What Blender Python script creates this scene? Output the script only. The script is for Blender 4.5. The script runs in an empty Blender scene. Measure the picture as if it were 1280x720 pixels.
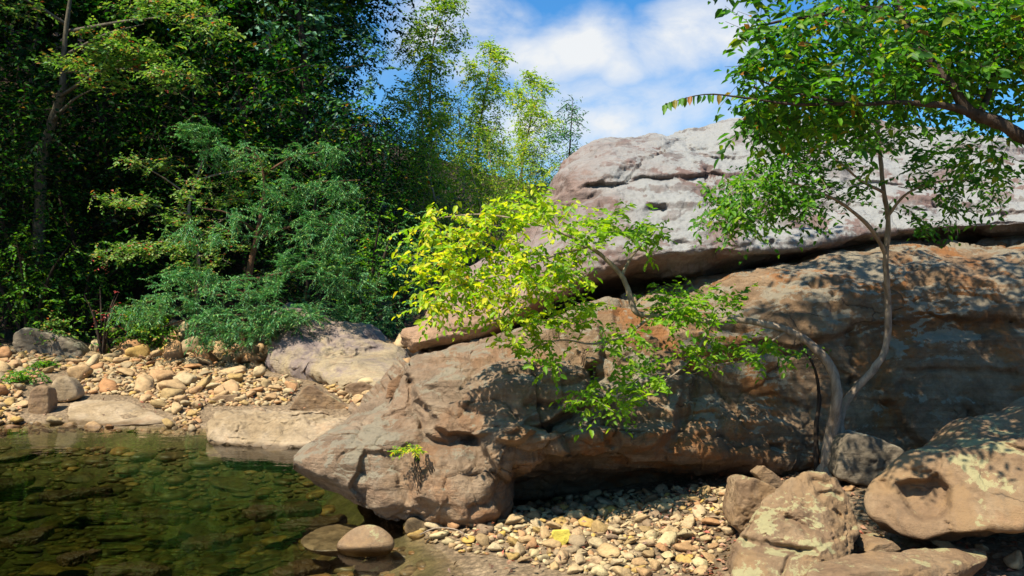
import bpy, bmesh, math, random
import numpy as np
from mathutils import Vector, Matrix
random.seed(7); RNG = np.random.default_rng(7)
S = bpy.context.scene; COL = S.collection
H = 1.7; F = 1108.0
SUN = np.array([-0.38, -0.40, 0.84]); SUN /= np.linalg.norm(SUN)

def P(px, py, d):                      # a point seen in the photo, set at its own distance
    return np.array([(px-640)/F*d, d, H-(py-360)/F*d])
def PIX(v):
    return np.stack([640+v[:, 0]/v[:, 1]*F, 360-(v[:, 2]-H)/v[:, 1]*F], 1)

# ------------------------------------------------------------ noise
_pr = np.random.default_rng(3)
PERM = np.concatenate([_pr.permutation(256)]*3)
G3 = _pr.normal(size=(256, 3)); G3 /= np.linalg.norm(G3, axis=1)[:, None]
def noise(p):
    i = np.floor(p).astype(int); f = p-i; i &= 255
    u = f*f*f*(f*(f*6-15)+10); r = 0
    for dx in (0, 1):
        for dy in (0, 1):
            for dz in (0, 1):
                h = PERM[PERM[PERM[i[:, 0]+dx]+i[:, 1]+dy]+i[:, 2]+dz]
                g = G3[h]
                d = (g[:, 0]*(f[:, 0]-dx)+g[:, 1]*(f[:, 1]-dy)+g[:, 2]*(f[:, 2]-dz))
                w = (u[:, 0] if dx else 1-u[:, 0])*(u[:, 1] if dy else 1-u[:, 1])*(u[:, 2] if dz else 1-u[:, 2])
                r = r+d*w
    return r*1.6
def fbm(p, o=4, gain=.5):
    r = 0; a = 1
    for k in range(o):
        r = r+a*noise(p*(2.03**k)+k*17.3); a *= gain
    return r
def ridged(p, o=3):
    r = 0; a = 1
    for k in range(o):
        r = r+a*(1-np.abs(noise(p*(2.1**k)+k*9.1))*2.2); a *= .5
    return r
def sstep(a, b, x):
    t = np.clip((x-a)/(b-a), 0, 1); return t*t*(3-2*t)

# ------------------------------------------------------------ mesh helpers
def mesh_np(name, verts, faces, mat=None, smooth=True, parent=None, attrs=None, link=True):
    """faces: (n,3) or (n,4) array, or a list of such arrays"""
    me = bpy.data.meshes.new(name)
    if not isinstance(faces, list): faces = [faces]
    faces = [f for f in faces if len(f)]
    verts = np.asarray(verts, dtype=np.float32)
    loops = np.concatenate([f.ravel() for f in faces]).astype(np.int32)
    tot = np.concatenate([np.full(len(f), f.shape[1]) for f in faces]).astype(np.int32)
    st = np.concatenate([[0], np.cumsum(tot)[:-1]]).astype(np.int32)
    me.vertices.add(len(verts)); me.vertices.foreach_set('co', verts.ravel())
    me.loops.add(len(loops)); me.loops.foreach_set('vertex_index', loops)
    me.polygons.add(len(tot)); me.polygons.foreach_set('loop_start', st); me.polygons.foreach_set('loop_total', tot)
    if smooth: me.polygons.foreach_set('use_smooth', np.ones(len(tot), dtype=bool))
    if attrs:
        for k, v in attrs.items():
            a = me.attributes.new(k, 'FLOAT', 'FACE'); a.data.foreach_set('value', np.asarray(v, dtype=np.float32))
    me.update(calc_edges=True); me.validate()
    if mat: me.materials.append(mat)
    o = bpy.data.objects.new(name, me)
    if link: COL.objects.link(o)
    if parent: o.parent = parent
    return o
def tag(o, label=None, cat=None, group=None, kind=None):
    if label: o['label'] = label
    if cat: o['category'] = cat
    if group: o['group'] = group
    if kind: o['kind'] = kind
    return o
def empty(name, loc=(0, 0, 0)):
    o = bpy.data.objects.new(name, None); COL.objects.link(o); o.location = loc; o.empty_display_size = .2
    return o
def set_parent(o, par):               # keep world coordinates of the child's mesh
    o.parent = par; o.location = -Vector(par.location)
def copy_tree(o, loc, rz, sc, label=None, group=None):
    c = o.copy(); COL.objects.link(c); c.location = loc; c.rotation_euler = (0, 0, rz); c.scale = (sc, sc, sc) if not hasattr(sc, '__len__') else sc
    if label: c['label'] = label
    if group: c['group'] = group
    for ch in list(o.children):
        d = ch.copy(); COL.objects.link(d); d.parent = c
    return c

def smooth_path(pts, rad, n=6):
    pts = np.asarray(pts, float); rad = np.asarray(rad, float)
    if len(pts) < 3: 
        t = np.linspace(0, 1, n+1)[:, None]
        return pts[0]*(1-t)+pts[-1]*t, rad[0]*(1-t[:, 0])+rad[-1]*t[:, 0]
    q = np.vstack([2*pts[0]-pts[1], pts, 2*pts[-1]-pts[-2]]); out = []; ro = []
    for i in range(1, len(q)-2):
        for k in range(n):
            t = k/n
            out.append(.5*((2*q[i])+(-q[i-1]+q[i+1])*t+(2*q[i-1]-5*q[i]+4*q[i+1]-q[i+2])*t*t+(-q[i-1]+3*q[i]-3*q[i+1]+q[i+2])*t**3))
            ro.append(rad[i-1]*(1-t)+rad[i]*t)
    out.append(pts[-1]); ro.append(rad[-1])
    return np.array(out), np.array(ro)
class Tubes:
    def __init__(s): s.v = []; s.f = []; s.n = 0
    def add(s, path, rad, sides=6, knob=0.0):
        path = np.asarray(path); m = len(path)
        if m < 2: return
        t = np.gradient(path, axis=0); t /= np.linalg.norm(t, axis=1)[:, None]+1e-9
        ref = np.array([0.3, 0.9, 0.2]) if abs(t[0][2]) > .8 else np.array([0, 0, 1.])
        a = np.cross(t, ref); a /= np.linalg.norm(a, axis=1)[:, None]+1e-9; b = np.cross(t, a)
        th = np.linspace(0, 2*math.pi, sides, endpoint=False)
        r = np.repeat(np.asarray(rad)[:, None], sides, 1)
        if knob: r = r*(1+knob*RNG.normal(size=r.shape))
        ring = path[:, None, :]+r[..., None]*(np.cos(th)[None, :, None]*a[:, None, :]+np.sin(th)[None, :, None]*b[:, None, :])
        idx = s.n+np.arange(m*sides).reshape(m, sides)
        q = np.stack([idx[:-1], np.roll(idx[:-1], -1, 1), np.roll(idx[1:], -1, 1), idx[1:]], -1).reshape(-1, 4)
        s.v.append(ring.reshape(-1, 3)); s.f.append(q); s.n += m*sides
    def build(s, name, mat, parent=None):
        return mesh_np(name, np.vstack(s.v), np.vstack(s.f), mat, True, parent)

def leaf_mesh(name, pos, direc, normal, size, mat, parent=None, width=.5, detailed=False, rnd=None, curl=.12):
    """one leaf per row: base at pos, pointing along direc, blade facing normal"""
    n = len(pos); size = np.broadcast_to(size, (n,))[:, None]
    d = direc/(np.linalg.norm(direc, axis=1)[:, None]+1e-9)
    s = np.cross(d, normal); s /= np.linalg.norm(s, axis=1)[:, None]+1e-9
    nn = np.cross(s, d)
    if rnd is None: rnd = RNG.random(n)
    w = width*.5
    if detailed:
        B = pos; T = pos+d*size-nn*size*curl*1.6
        l1 = pos+d*size*.28+s*size*w*.85+nn*size*curl; l2 = pos+d*size*.64+s*size*w*.8+nn*size*curl*.2
        r1 = pos+d*size*.28-s*size*w*.85+nn*size*curl; r2 = pos+d*size*.64-s*size*w*.8+nn*size*curl*.2
        V = np.stack([B, r1, r2, T, l2, l1], 1).reshape(-1, 3)
        i = np.arange(n)[:, None]*6
        Fc = np.stack([i+np.array([0, 1, 2, 3]), i+np.array([0, 3, 4, 5])], 1).reshape(-1, 4)
        rr = np.repeat(rnd, 2)
    else:
        B = pos; T = pos+d*size-nn*size*curl
        L = pos+d*size*.45+s*size*w+nn*size*curl; R = pos+d*size*.45-s*size*w+nn*size*curl
        V = np.stack([B, R, T, L], 1).reshape(-1, 3)
        i = np.arange(n)[:, None]*4
        Fc = np.stack([i+np.array([0, 1, 2]), i+np.array([0, 2, 3])], 1).reshape(-1, 3)
        rr = np.repeat(rnd, 2)
    return mesh_np(name, V, Fc, mat, False, parent, {'rnd': rr})

# ------------------------------------------------------------ material helpers
class NT:
    def __init__(s, name):
        s.m = bpy.data.materials.new(name); s.m.use_nodes = True; s.t = s.m.node_tree; s.t.nodes.clear()
        s.out = s.n('ShaderNodeOutputMaterial')
    def n(s, typ, **kw):
        o = s.t.nodes.new(typ)
        for k, v in kw.items():
            if k.startswith('_'): setattr(o, k[1:], v)
            else: s.set(o.inputs[k.replace('__', ' ')], v)
        return o
    def set(s, i, v):
        if isinstance(v, bpy.types.NodeSocket): s.t.links.new(v, i)
        else:
            try: i.default_value = v
            except Exception: i.default_value = (*v, 1)
    def noise(s, vec, scale, detail=5, rough=.55, dist=0):
        o = s.n('ShaderNodeTexNoise', Scale=scale, Detail=detail, Roughness=rough, Distortion=dist); s.set(o.inputs['Vector'], vec); return o.outputs['Fac']
    def ramp(s, fac, stops, interp='LINEAR'):
        o = s.n('ShaderNodeValToRGB'); s.set(o.inputs[0], fac); e = o.color_ramp; e.interpolation = interp
        while len(e.elements) < len(stops): e.elements.new(.5)
        for k, (p, c) in enumerate(stops):
            e.elements[k].position = p; e.elements[k].color = (*c, 1) if hasattr(c, '__len__') else (c, c, c, 1)
        return o.outputs[0]
    def mix(s, f, a, b, mode='MIX'):
        o = s.t.nodes.new('ShaderNodeMix'); o.data_type = 'RGBA'; o.blend_type = mode
        s.set(o.inputs[0], f); s.set(o.inputs[6], a); s.set(o.inputs[7], b); return o.outputs[2]
    def math(s, op, a, b=0.0, clamp=False):
        o = s.t.nodes.new('ShaderNodeMath'); o.operation = op; o.use_clamp = clamp
        s.set(o.inputs[0], a); s.set(o.inputs[1], b); return o.outputs[0]
    def mapping(s, vec, scale=(1, 1, 1), rot=(0, 0, 0), loc=(0, 0, 0)):
        o = s.n('ShaderNodeMapping'); s.set(o.inputs['Vector'], vec)
        o.inputs['Scale'].default_value = scale; o.inputs['Rotation'].default_value = rot; o.inputs['Location'].default_value = loc; return o.outputs[0]

def rock_mat(name, cols, lichen=.3, lich_col=(.55, .54, .5), tilt=(0.0, .12, 0), sc=1.0, rough=.85, strata=.5, low=None, side=None, bump=.5, red=None, green=0.0, moss=None):
    m = NT(name)
    tc = m.n('ShaderNodeTexCoord').outputs['Object']
    if sc != 1: tc = m.mapping(tc, (sc, sc, sc))
    a = m.noise(tc, 1.1, 11, .68, .5)
    base = m.ramp(a, [(.30, cols[0]), (.46, cols[1]), (.56, cols[2]), (.70, cols[3])])
    st = m.mapping(tc, (.35, .35, 7), tilt)
    sn = m.noise(st, 1.6, 7, .65, .4)
    base = m.mix(strata, base, m.mix(1, base, m.ramp(sn, [(.3, .55), (.5, 1.0), (.7, 1.35)]), 'MULTIPLY'))
    fine = m.noise(tc, 18, 9, .78)
    base = m.mix(1, base, m.ramp(fine, [(.25, .62), (.5, 1.0), (.75, 1.3)]), 'MULTIPLY')
    if red:
        base = m.mix(m.ramp(m.noise(m.mapping(tc, (1, 1, 1), (0, 0, 0), (7, 3, 1)), 1.7, 10, .68, .5), [(.51, 0.), (.58, .8)]), base, red)
    if side:                                   # one end of the rock is of greyer stone
        lx = m.math('ADD', m.n('ShaderNodeSeparateXYZ', Vector=tc).outputs['X'], m.math('MULTIPLY', m.math('SUBTRACT', a, .5), 3.0))
        mr = m.n('ShaderNodeMapRange'); m.set(mr.inputs[0], lx); mr.inputs[1].default_value = side[0]; mr.inputs[2].default_value = side[1]
        gs = m.mix(1, m.ramp(m.noise(tc, 2.1, 11, .7, .5), [(.3, side[2]), (.5, side[3]), (.66, side[4])]), m.mix(1, m.ramp(sn, [(.3, .7), (.5, 1.), (.7, 1.2)]), m.ramp(fine, [(.25, .62), (.5, 1.), (.75, 1.35)]), 'MULTIPLY'), 'MULTIPLY')
        sd = mr.outputs[0]; base = m.mix(sd, m.mix(.8, base, gs), base)
    if low:
        lz = m.n('ShaderNodeSeparateXYZ', Vector=tc).outputs['Z']; lw = m.math('ADD', lz, m.math('MULTIPLY', m.math('SUBTRACT', a, .5), 1.6))
        mr = m.n('ShaderNodeMapRange'); m.set(mr.inputs[0], lw); mr.inputs[1].default_value = low[0]; mr.inputs[2].default_value = low[1]
        hi = mr.outputs[0]; base = m.mix(hi, m.mix(.75, base, m.mix(1, low[2], m.ramp(fine, [(.25, .6), (.75, 1.4)]), 'MULTIPLY')), base)
    # dark weathering stains, own shape
    stain = m.ramp(m.noise(m.mapping(tc, (2.2, 2.2, .5)), 2.2, 10, .74, .3), [(.56, 0.), (.72, .55)])
    base = m.mix(stain, base, (.085, .075, .06, 1))
    wp = m.n('ShaderNodeVectorMath', _operation='MULTIPLY_ADD'); wn = m.n('ShaderNodeTexNoise', Scale=2.5, Detail=6.0); m.set(wn.inputs['Vector'], tc)
    m.set(wp.inputs[0], wn.outputs['Color']); wp.inputs[1].default_value = (.5, .5, .5); m.set(wp.inputs[2], m.mapping(tc, (.8, .8, 1.7), (.1, .25, 0)))
    ck = m.n('ShaderNodeTexVoronoi', Scale=1.5, _feature='DISTANCE_TO_EDGE'); m.set(ck.inputs['Vector'], wp.outputs[0])
    ckm = m.math('MULTIPLY', m.ramp(ck.outputs['Distance'], [(.0, 1.), (.014, 0.)]), m.ramp(m.noise(tc, 1.9, 3), [(.52, 0.), (.62, .5)]))
    base = m.mix(ckm, base, (.04, .03, .022, 1))
    gn = m.n('ShaderNodeNewGeometry'); nz = m.n('ShaderNodeSeparateXYZ', Vector=gn.outputs['Normal']).outputs['Z']
    if lichen > -.5:
        ln = m.math('MULTIPLY', m.noise(tc, 2.3, 3, .5, 1.0), .55)
        ln = m.math('ADD', ln, m.math('MULTIPLY', m.noise(tc, 9, 11, .8, .3), .5))
        up = m.math('MULTIPLY', m.math('ADD', nz, .1), .14)
        ln = m.math('ADD', ln, up)
        lf = m.ramp(ln, [(.66-lichen*.28, 0.), (.675-lichen*.28, .9)])
        if low: lf = m.math('MULTIPLY', m.math('MULTIPLY', lf, m.math('POWER', hi, 2.0)), m.math('ADD', m.math('MULTIPLY', sd, .8), .2))
        base = m.mix(lf, base, m.mix(m.noise(tc, 30, 3), m.n('ShaderNodeRGB').outputs[0] if False else tuple(c*.7 for c in lich_col), lich_col))
    if green:
        gf = m.ramp(m.noise(tc, 1.6, 6, .6, .6), [(.55, 0.), (.68, green)])
        base = m.mix(gf, base, (.15, .14, .075, 1))
    wz = m.n('ShaderNodeSeparateXYZ', Vector=m.n('ShaderNodeNewGeometry').outputs['Position']).outputs['Z']
    wetf = m.ramp(m.math('ADD', m.math('MULTIPLY', wz, 4.0), m.math('MULTIPLY', m.noise(m.n('ShaderNodeNewGeometry').outputs['Position'], 3, 4), .35)), [(.22, 1.), (.36, 0.)])
    base = m.mix(wetf, base, m.mix(1, base, (.42, .38, .33, 1), 'MULTIPLY'))
    b = m.n('ShaderNodeBsdfPrincipled', Base__Color=base, Roughness=m.math('SUBTRACT', rough, m.math('MULTIPLY', wetf, .5)))
    b.inputs['Specular IOR Level'].default_value = .25
    h = m.math('ADD', m.math('MULTIPLY', m.noise(tc, 6, 9, .7, .3), 1.0), m.math('MULTIPLY', sn, .8))
    v = m.n('ShaderNodeTexVoronoi', Scale=9.0); m.set(v.inputs['Vector'], tc)
    h = m.math('ADD', h, m.math('MULTIPLY', v.outputs['Distance'], .25))
    h = m.math('SUBTRACT', h, m.math('MULTIPLY', ckm, .8)); h = m.math('ADD', h, m.math('MULTIPLY', fine, .7))
    bp = m.n('ShaderNodeBump', Strength=bump, Distance=.06/sc); m.set(bp.inputs['Height'], h)
    m.t.links.new(bp.outputs[0], b.inputs['Normal']); m.t.links.new(b.outputs[0], m.out.inputs[0])
    return m.m
def leaf_mat(name, stops, trans=.35, tcol=None, rough=.5, gloss=.35, vary=False):
    m = NT(name)
    r = m.n('ShaderNodeAttribute', _attribute_name='rnd').outputs['Fac']
    c = m.ramp(r, stops)
    oi = m.n('ShaderNodeObjectInfo').outputs['Random']
    c = m.mix(1, c, m.ramp(oi, [(0, (.5, .6, .75) if trans < .4 else (.85, .9, .9)), (.5, (.95, 1., .95)), (1, (1.9, 1.6, 1.0))]), 'MULTIPLY') if vary else c
    sp = m.noise(m.n('ShaderNodeTexCoord').outputs['Object'], 60 if not vary else 3, 3, .6)
    c = m.mix(1, c, m.ramp(sp, [(.3, .6), (.5, 1.), (.7, 1.2)]), 'MULTIPLY')
    b = m.n('ShaderNodeBsdfPrincipled', Base__Color=c, Roughness=rough); b.inputs['Specular IOR Level'].default_value = gloss
    t = m.n('ShaderNodeBsdfTranslucent'); m.set(t.inputs[0], m.mix(1, c, tcol or (1.6, 1.7, .6, 1), 'MULTIPLY'))
    x = m.n('ShaderNodeMixShader', Fac=trans); m.t.links.new(b.outputs[0], x.inputs[1]); m.t.links.new(t.outputs[0], x.inputs[2])
    m.t.links.new(x.outputs[0], m.out.inputs[0]); return m.m
def bark_mat(name, c0, c1, sc=1.0):
    m = NT(name); tc = m.n('ShaderNodeTexCoord').outputs['Object']
    n1 = m.noise(m.mapping(tc, (6*sc, 6*sc, 2*sc)), 3, 6, .7, .5)
    c = m.ramp(n1, [(.35, c0), (.62, c1)])
    b = m.n('ShaderNodeBsdfPrincipled', Base__Color=c, Roughness=.9); b.inputs['Specular IOR Level'].default_value = .15
    bp = m.n('ShaderNodeBump', Strength=1.0, Distance=.02); m.set(bp.inputs['Height'], n1)
    m.t.links.new(bp.outputs[0], b.inputs['Normal']); m.t.links.new(b.outputs[0], m.out.inputs[0]); return m.m

# ------------------------------------------------------------ materials
M_CAP = rock_mat('pale_lichen_sandstone', [(.10, .082, .075), (.145, .13, .12), (.20, .185, .172), (.145, .11, .095)], lichen=.19, lich_col=(.285, .285, .27), sc=1.0, red=(.14, .085, .072, 1), strata=.5, low=(1.15, 2.0, (.36, .215, .11, 1)), side=(.2, 1.7, (.13, .08, .065), (.185, .12, .095), (.23, .16, .13)))
M_BODY = rock_mat('brown_sandstone', [(.12, .068, .034), (.21, .13, .068), (.30, .20, .115), (.28, .135, .045)], lichen=-.02, lich_col=(.34, .29, .20), red=(.31, .125, .035, 1), strata=.85, bump=1.0, green=.0, side=(-.7, .6, (.18, .12, .075), (.28, .20, .13), (.36, .27, .18)))
M_TAN = rock_mat('tan_sandstone', [(.14, .085, .048), (.205, .13, .07), (.25, .17, .095), (.235, .12, .055)], lichen=-.10, lich_col=(.36, .32, .16), red=(.25, .155, .075, 1), strata=.3, sc=1.4, bump=.6)
M_PALE = rock_mat('pale_river_sandstone', [(.20, .135, .07), (.27, .195, .11), (.32, .24, .15), (.28, .165, .08)], lichen=-.6, strata=.6, sc=1.1, bump=.4)
M_PURPLE = rock_mat('purple_grey_sandstone', [(.13, .10, .10), (.21, .16, .13), (.31, .24, .14), (.26, .16, .10)], lichen=-.6, strata=.6, sc=.8, bump=.6)
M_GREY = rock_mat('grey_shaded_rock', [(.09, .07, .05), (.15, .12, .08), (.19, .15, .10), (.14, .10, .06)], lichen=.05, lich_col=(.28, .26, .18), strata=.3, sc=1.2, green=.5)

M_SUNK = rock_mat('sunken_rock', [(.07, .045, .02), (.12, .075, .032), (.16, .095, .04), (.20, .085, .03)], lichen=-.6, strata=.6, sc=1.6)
M_DARK = rock_mat('dark_shaded_rock', [(.04, .03, .022), (.07, .055, .038), (.10, .08, .055), (.07, .045, .03)], lichen=-.6, strata=.3, sc=1.4)
def cobble_mat(name, stops, wet=0.0):
    m = NT(name); tc = m.n('ShaderNodeTexCoord').outputs['Object']
    r = m.n('ShaderNodeObjectInfo').outputs['Random']
    at = m.n('ShaderNodeAttribute', _attribute_name='rnd').outputs['Fac']
    c = m.ramp(m.math('FRACT', m.math('ADD', r, at)), stops)
    c = m.mix(1, c, m.ramp(m.noise(tc, 3.5, 7, .7, .4), [(.3, .65), (.5, 1.), (.7, 1.25)]), 'MULTIPLY')
    if wet < 0:
        c = m.mix(1, c, m.ramp(m.noise(m.n('ShaderNodeNewGeometry').outputs['Position'], 7, 8, .75, .8), [(.35, .25), (.5, 1.), (.66, 2.0)]), 'MULTIPLY')
    wz = m.n('ShaderNodeSeparateXYZ', Vector=m.n('ShaderNodeNewGeometry').outputs['Position']).outputs['Z']
    wetf = m.ramp(m.math('ADD', m.math('MULTIPLY', wz, 4.0), m.math('MULTIPLY', m.noise(m.n('ShaderNodeNewGeometry').outputs['Position'], 3, 4), .35)), [(.22, 1.), (.36, 0.)])
    if wet >= 0: c = m.mix(wetf, c, m.mix(1, c, (.42, .38, .33, 1), 'MULTIPLY'))
    b = m.n('ShaderNodeBsdfPrincipled', Base__Color=c, Roughness=m.math('SUBTRACT', .85, m.math('MULTIPLY', wetf, .5))); b.inputs['Specular IOR Level'].default_value = .25+.3*wet
    bp = m.n('ShaderNodeBump', Strength=.5, Distance=.02); m.set(bp.inputs['Height'], m.noise(tc, 9, 6, .7))
    m.t.links.new(bp.outputs[0], b.inputs['Normal']); m.t.links.new(b.outputs[0], m.out.inputs[0]); return m.m
M_COB = cobble_mat('river_cobble', [(0, (.29, .175, .08)), (.2, (.40, .275, .135)), (.4, (.34, .17, .07)), (.6, (.42, .32, .17)), (.8, (.27, .20, .11)), (1, (.42, .26, .07))])
M_COBN = cobble_mat('pale_cobble', [(0, (.39, .26, .12)), (.25, (.42, .32, .18)), (.45, (.32, .165, .07)), (.65, (.46, .37, .19)), (.85, (.22, .15, .09)), (1, (.47, .30, .07))])
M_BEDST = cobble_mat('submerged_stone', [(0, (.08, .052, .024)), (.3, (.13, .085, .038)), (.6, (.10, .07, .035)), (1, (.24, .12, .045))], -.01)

def ground_mat():
    m = NT('ground'); tc = m.n('ShaderNodeTexCoord').outputs['Object']
    n1 = m.noise(tc, 1.4, 8, .65, .4); n2 = m.noise(tc, 25, 8, .75)
    grav = m.ramp(n1, [(.3, (.20, .135, .075)), (.5, (.27, .19, .11)), (.7, (.32, .23, .14))])
    grav = m.mix(1, grav, m.ramp(n2, [(.3, .45), (.55, 1.1), (.7, 1.35)]), 'MULTIPLY')
    vo = m.n('ShaderNodeTexVoronoi', Scale=26.0); m.set(vo.inputs['Vector'], tc)
    grav = m.mix(.4, grav, m.mix(1, m.mix(1, grav, m.ramp(m.n('ShaderNodeSeparateColor', Color=vo.outputs['Color']).outputs[0], [(0, .55), (1, 1.5)]), 'MULTIPLY'), m.ramp(vo.outputs['Distance'], [(.35, 1.), (.6, .25)]), 'MULTIPLY'))
    lit = m.ramp(n2, [(.3, (.02, .014, .008)), (.5, (.05, .032, .018)), (.68, (.10, .06, .03))])  # forest floor litter, its low tone also standing in for the slope's shade
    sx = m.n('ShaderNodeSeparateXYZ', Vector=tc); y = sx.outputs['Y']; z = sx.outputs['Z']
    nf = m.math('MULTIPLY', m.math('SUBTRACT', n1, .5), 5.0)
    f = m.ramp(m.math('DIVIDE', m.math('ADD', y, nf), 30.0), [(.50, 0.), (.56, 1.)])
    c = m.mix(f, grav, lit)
    bed = m.mix(1, m.ramp(m.noise(tc, 2.2, 8, .7, .5), [(.3, (.04, .035, .014)), (.5, (.13, .10, .042)), (.7, (.24, .17, .075))]), m.ramp(n2, [(.3, .5), (.6, 1.2)]), 'MULTIPLY')
    wf = m.ramp(m.math('ADD', m.math('MULTIPLY', z, 5.0), .5), [(.30, 1.), (.56, 0.)])
    c = m.mix(wf, c, bed)
    b = m.n('ShaderNodeBsdfPrincipled', Base__Color=c, Roughness=.9); b.inputs['Specular IOR Level'].default_value = .2
    bp = m.n('ShaderNodeBump', Strength=.8, Distance=.04); m.set(bp.inputs['Height'], m.math('ADD', m.math('ADD', n2, m.noise(tc, 7, 5, .6)), m.math('MULTIPLY', vo.outputs['Distance'], -.5)))
    m.t.links.new(bp.outputs[0], b.inputs['Normal']); m.t.links.new(b.outputs[0], m.out.inputs[0]); return m.m
M_GROUND = ground_mat()
def water_mat():
    m = NT('creek_water'); tc = m.n('ShaderNodeTexCoord').outputs['Object']
    h = m.math('ADD', m.noise(m.mapping(tc, (1, 2.6, 1)), 2.2, 3, .5), m.math('MULTIPLY', m.noise(m.mapping(tc, (1, 2.2, 1)), 9, 2, .5), .15))
    bp = m.n('ShaderNodeBump', Strength=.07, Distance=.05); m.set(bp.inputs['Height'], h)
    fr = m.n('ShaderNodeFresnel', IOR=1.33); m.t.links.new(bp.outputs[0], fr.inputs['Normal'])
    g = m.n('ShaderNodeBsdfGlossy', Roughness=.015); m.t.links.new(bp.outputs[0], g.inputs['Normal'])
    t = m.n('ShaderNodeBsdfTransparent')
    x = m.n('ShaderNodeMixShader'); m.set(x.inputs[0], fr.outputs[0]); m.t.links.new(t.outputs[0], x.inputs[1]); m.t.links.new(g.outputs[0], x.inputs[2])
    m.t.links.new(x.outputs[0], m.out.inputs[0])
    va = m.n('ShaderNodeVolumeAbsorption', Color=(.51, .61, .35, 1), Density=1.4)
    m.t.links.new(va.outputs[0], m.out.inputs['Volume']); return m.m
M_WATER = water_mat()

YG = leaf_mat('bright_yellow_green_leaves', [(0, (.08, .22, .010)), (.45, (.22, .38, .012)), (.8, (.48, .52, .015)), (.93, (.62, .52, .03)), (1, (.5, .22, .03))], trans=.5)
GRN = leaf_mat('green_leaves', [(0, (.03, .11, .010)), (.5, (.07, .21, .014)), (.85, (.15, .31, .015)), (.96, (.28, .36, .02)), (1, (.35, .12, .02))], trans=.45)
DARKG = leaf_mat('shade_toned_forest_leaves', [(0, (.002, .018, .005)), (.55, (.006, .044, .009)), (.82, (.035, .14, .013)), (.95, (.15, .27, .02)), (1, (.18, .08, .015))], trans=.3, gloss=.12, rough=.6, vary=True)  # forest shadow and scattered sunlit highlights are put into these greens
TEAL = leaf_mat('blue_green_needles', [(0, (.025, .11, .035)), (.6, (.075, .25, .08)), (.9, (.19, .38, .11)), (1, (.30, .38, .10))], trans=.2, tcol=(1.2, 1.5, .8, 1))
GRNO = leaf_mat('overhanging_leaves', [(0, (.02, .08, .008)), (.5, (.05, .17, .012)), (.85, (.12, .28, .014)), (.96, (.2, .27, .02)), (1, (.32, .12, .02))], trans=.5)  # darker than the other green leaves: the crown's backlit shade is in the colour
OLIVE = leaf_mat('olive_autumn_leaves', [(0, (.04, .14, .02)), (.5, (.12, .25, .045)), (.88, (.26, .34, .07)), (.96, (.33, .18, .06)), (1, (.42, .06, .05))], trans=.35)
MIDG = leaf_mat('sunlit_forest_leaves', [(0, (.07, .17, .015)), (.5, (.17, .31, .022)), (.85, (.30, .40, .03)), (1, (.42, .34, .05))], trans=.45, vary=True)
BLUEG = leaf_mat('blue_green_glossy_leaves', [(0, (.015, .07, .04)), (.6, (.045, .15, .085)), (1, (.15, .30, .17))], trans=.25, gloss=.5)
RED = leaf_mat('pink_red_leaves', [(0, (.4, .06, .06)), (.6, (.55, .14, .12)), (1, (.5, .25, .15))], trans=.35, tcol=(1.3, .8, .6, 1))
BARK = bark_mat('grey_brown_bark', (.15, .11, .075), (.36, .28, .20))
BARKM = bark_mat('mossy_bark', (.05, .045, .03), (.14, .12, .08))
BARKD = bark_mat('dark_bark', (.022, .016, .011), (.075, .052, .036))
BARKR = bark_mat('reddish_bark', (.07, .035, .02), (.17, .09, .05))

# ------------------------------------------------------------ terrain
GC = np.array([
 (-4,7,-.85),(-3,5.3,-.75),(-2.6,8.6,-.75),(-4.6,9.2,-.55),(-5.5,10.3,-.25),(-2,7,-.65),(-1.6,5.5,-.38),(-1.3,6.7,-.30),(-.75,5.2,-.13),(-.9,5.9,-.16),
 (-.72,6.2,.0),(-.41,5.7,.0),(-.19,5.35,.0),(.0,6.2,.05),(.35,5.5,.06),(.6,6.4,.08),(1.1,5.9,.16),(1.0,6.8,.05),(1.45,6.0,.28),(-.3,6.9,-.05),(.3,7.4,.0),
 (2.4,6.8,.36),(1.4,4.4,.12),(2.0,4.5,.14),(2.6,4.6,.16),(2.1,5.2,.24),(3.0,5.0,.25),(3.4,5.6,.38),(3.4,7.2,.45),(5,6,.7),(8,8,1.4),(3,3,.35),(1,3,.1),(-.1,4.3,-.06),(.3,4.4,.03),(-1.5,3.5,-.4),(-3,3,-.6),
 (-6.4,11.1,0),(-5,11,.0),(-4,10.8,0),(-3.4,10.6,-.02),(-2.2,10.5,0),(-1.9,11.8,.22),(-2.6,9.7,-.3),(-2,9.2,-.4),(-1,9,-.1),(-.6,8,-.2),
 (-6.5,13,.24),(-4.5,13,.27),(-8.5,13,.35),(-9.8,17,.70),(-7,17,.62),(-5.2,17,.60),(-3,14,.30),(-2.3,16,.42),(-1,14,.35),(-8.5,15,.52),(-5.5,15,.42),
 (-14,17,2.6),(-12,22,4.2),(-8,20.5,1.8),(-6,24,3.2),(-2,22,1.5),(2,22,1),(0,14,.5),(4,14,.8),(8,12,1.5),(9,3,1.2),
 (-8,5,-.5),(-8,8,-.5),(-11,10,.25),(-12,6,.4),(-14,13,1.8),(-14,0,.6),(0,-4,.5),(-5,-4,.3),(6,-4,.9),(0,0,.15),(-4,0,-.1),
 (-15,35,9),(0,40,3),(-30,30,15),(-40,60,30),(10,50,5),(20,30,4),(-30,10,9),(-30,-10,6),(30,0,6),(30,-30,6),(0,-40,2),(-40,-40,8),(-10,60,10),(30,80,8),(0,100,10),(-90,100,50),(100,100,14),(-120,-20,40),(120,-60,14),(0,-120,8)], float)
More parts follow.
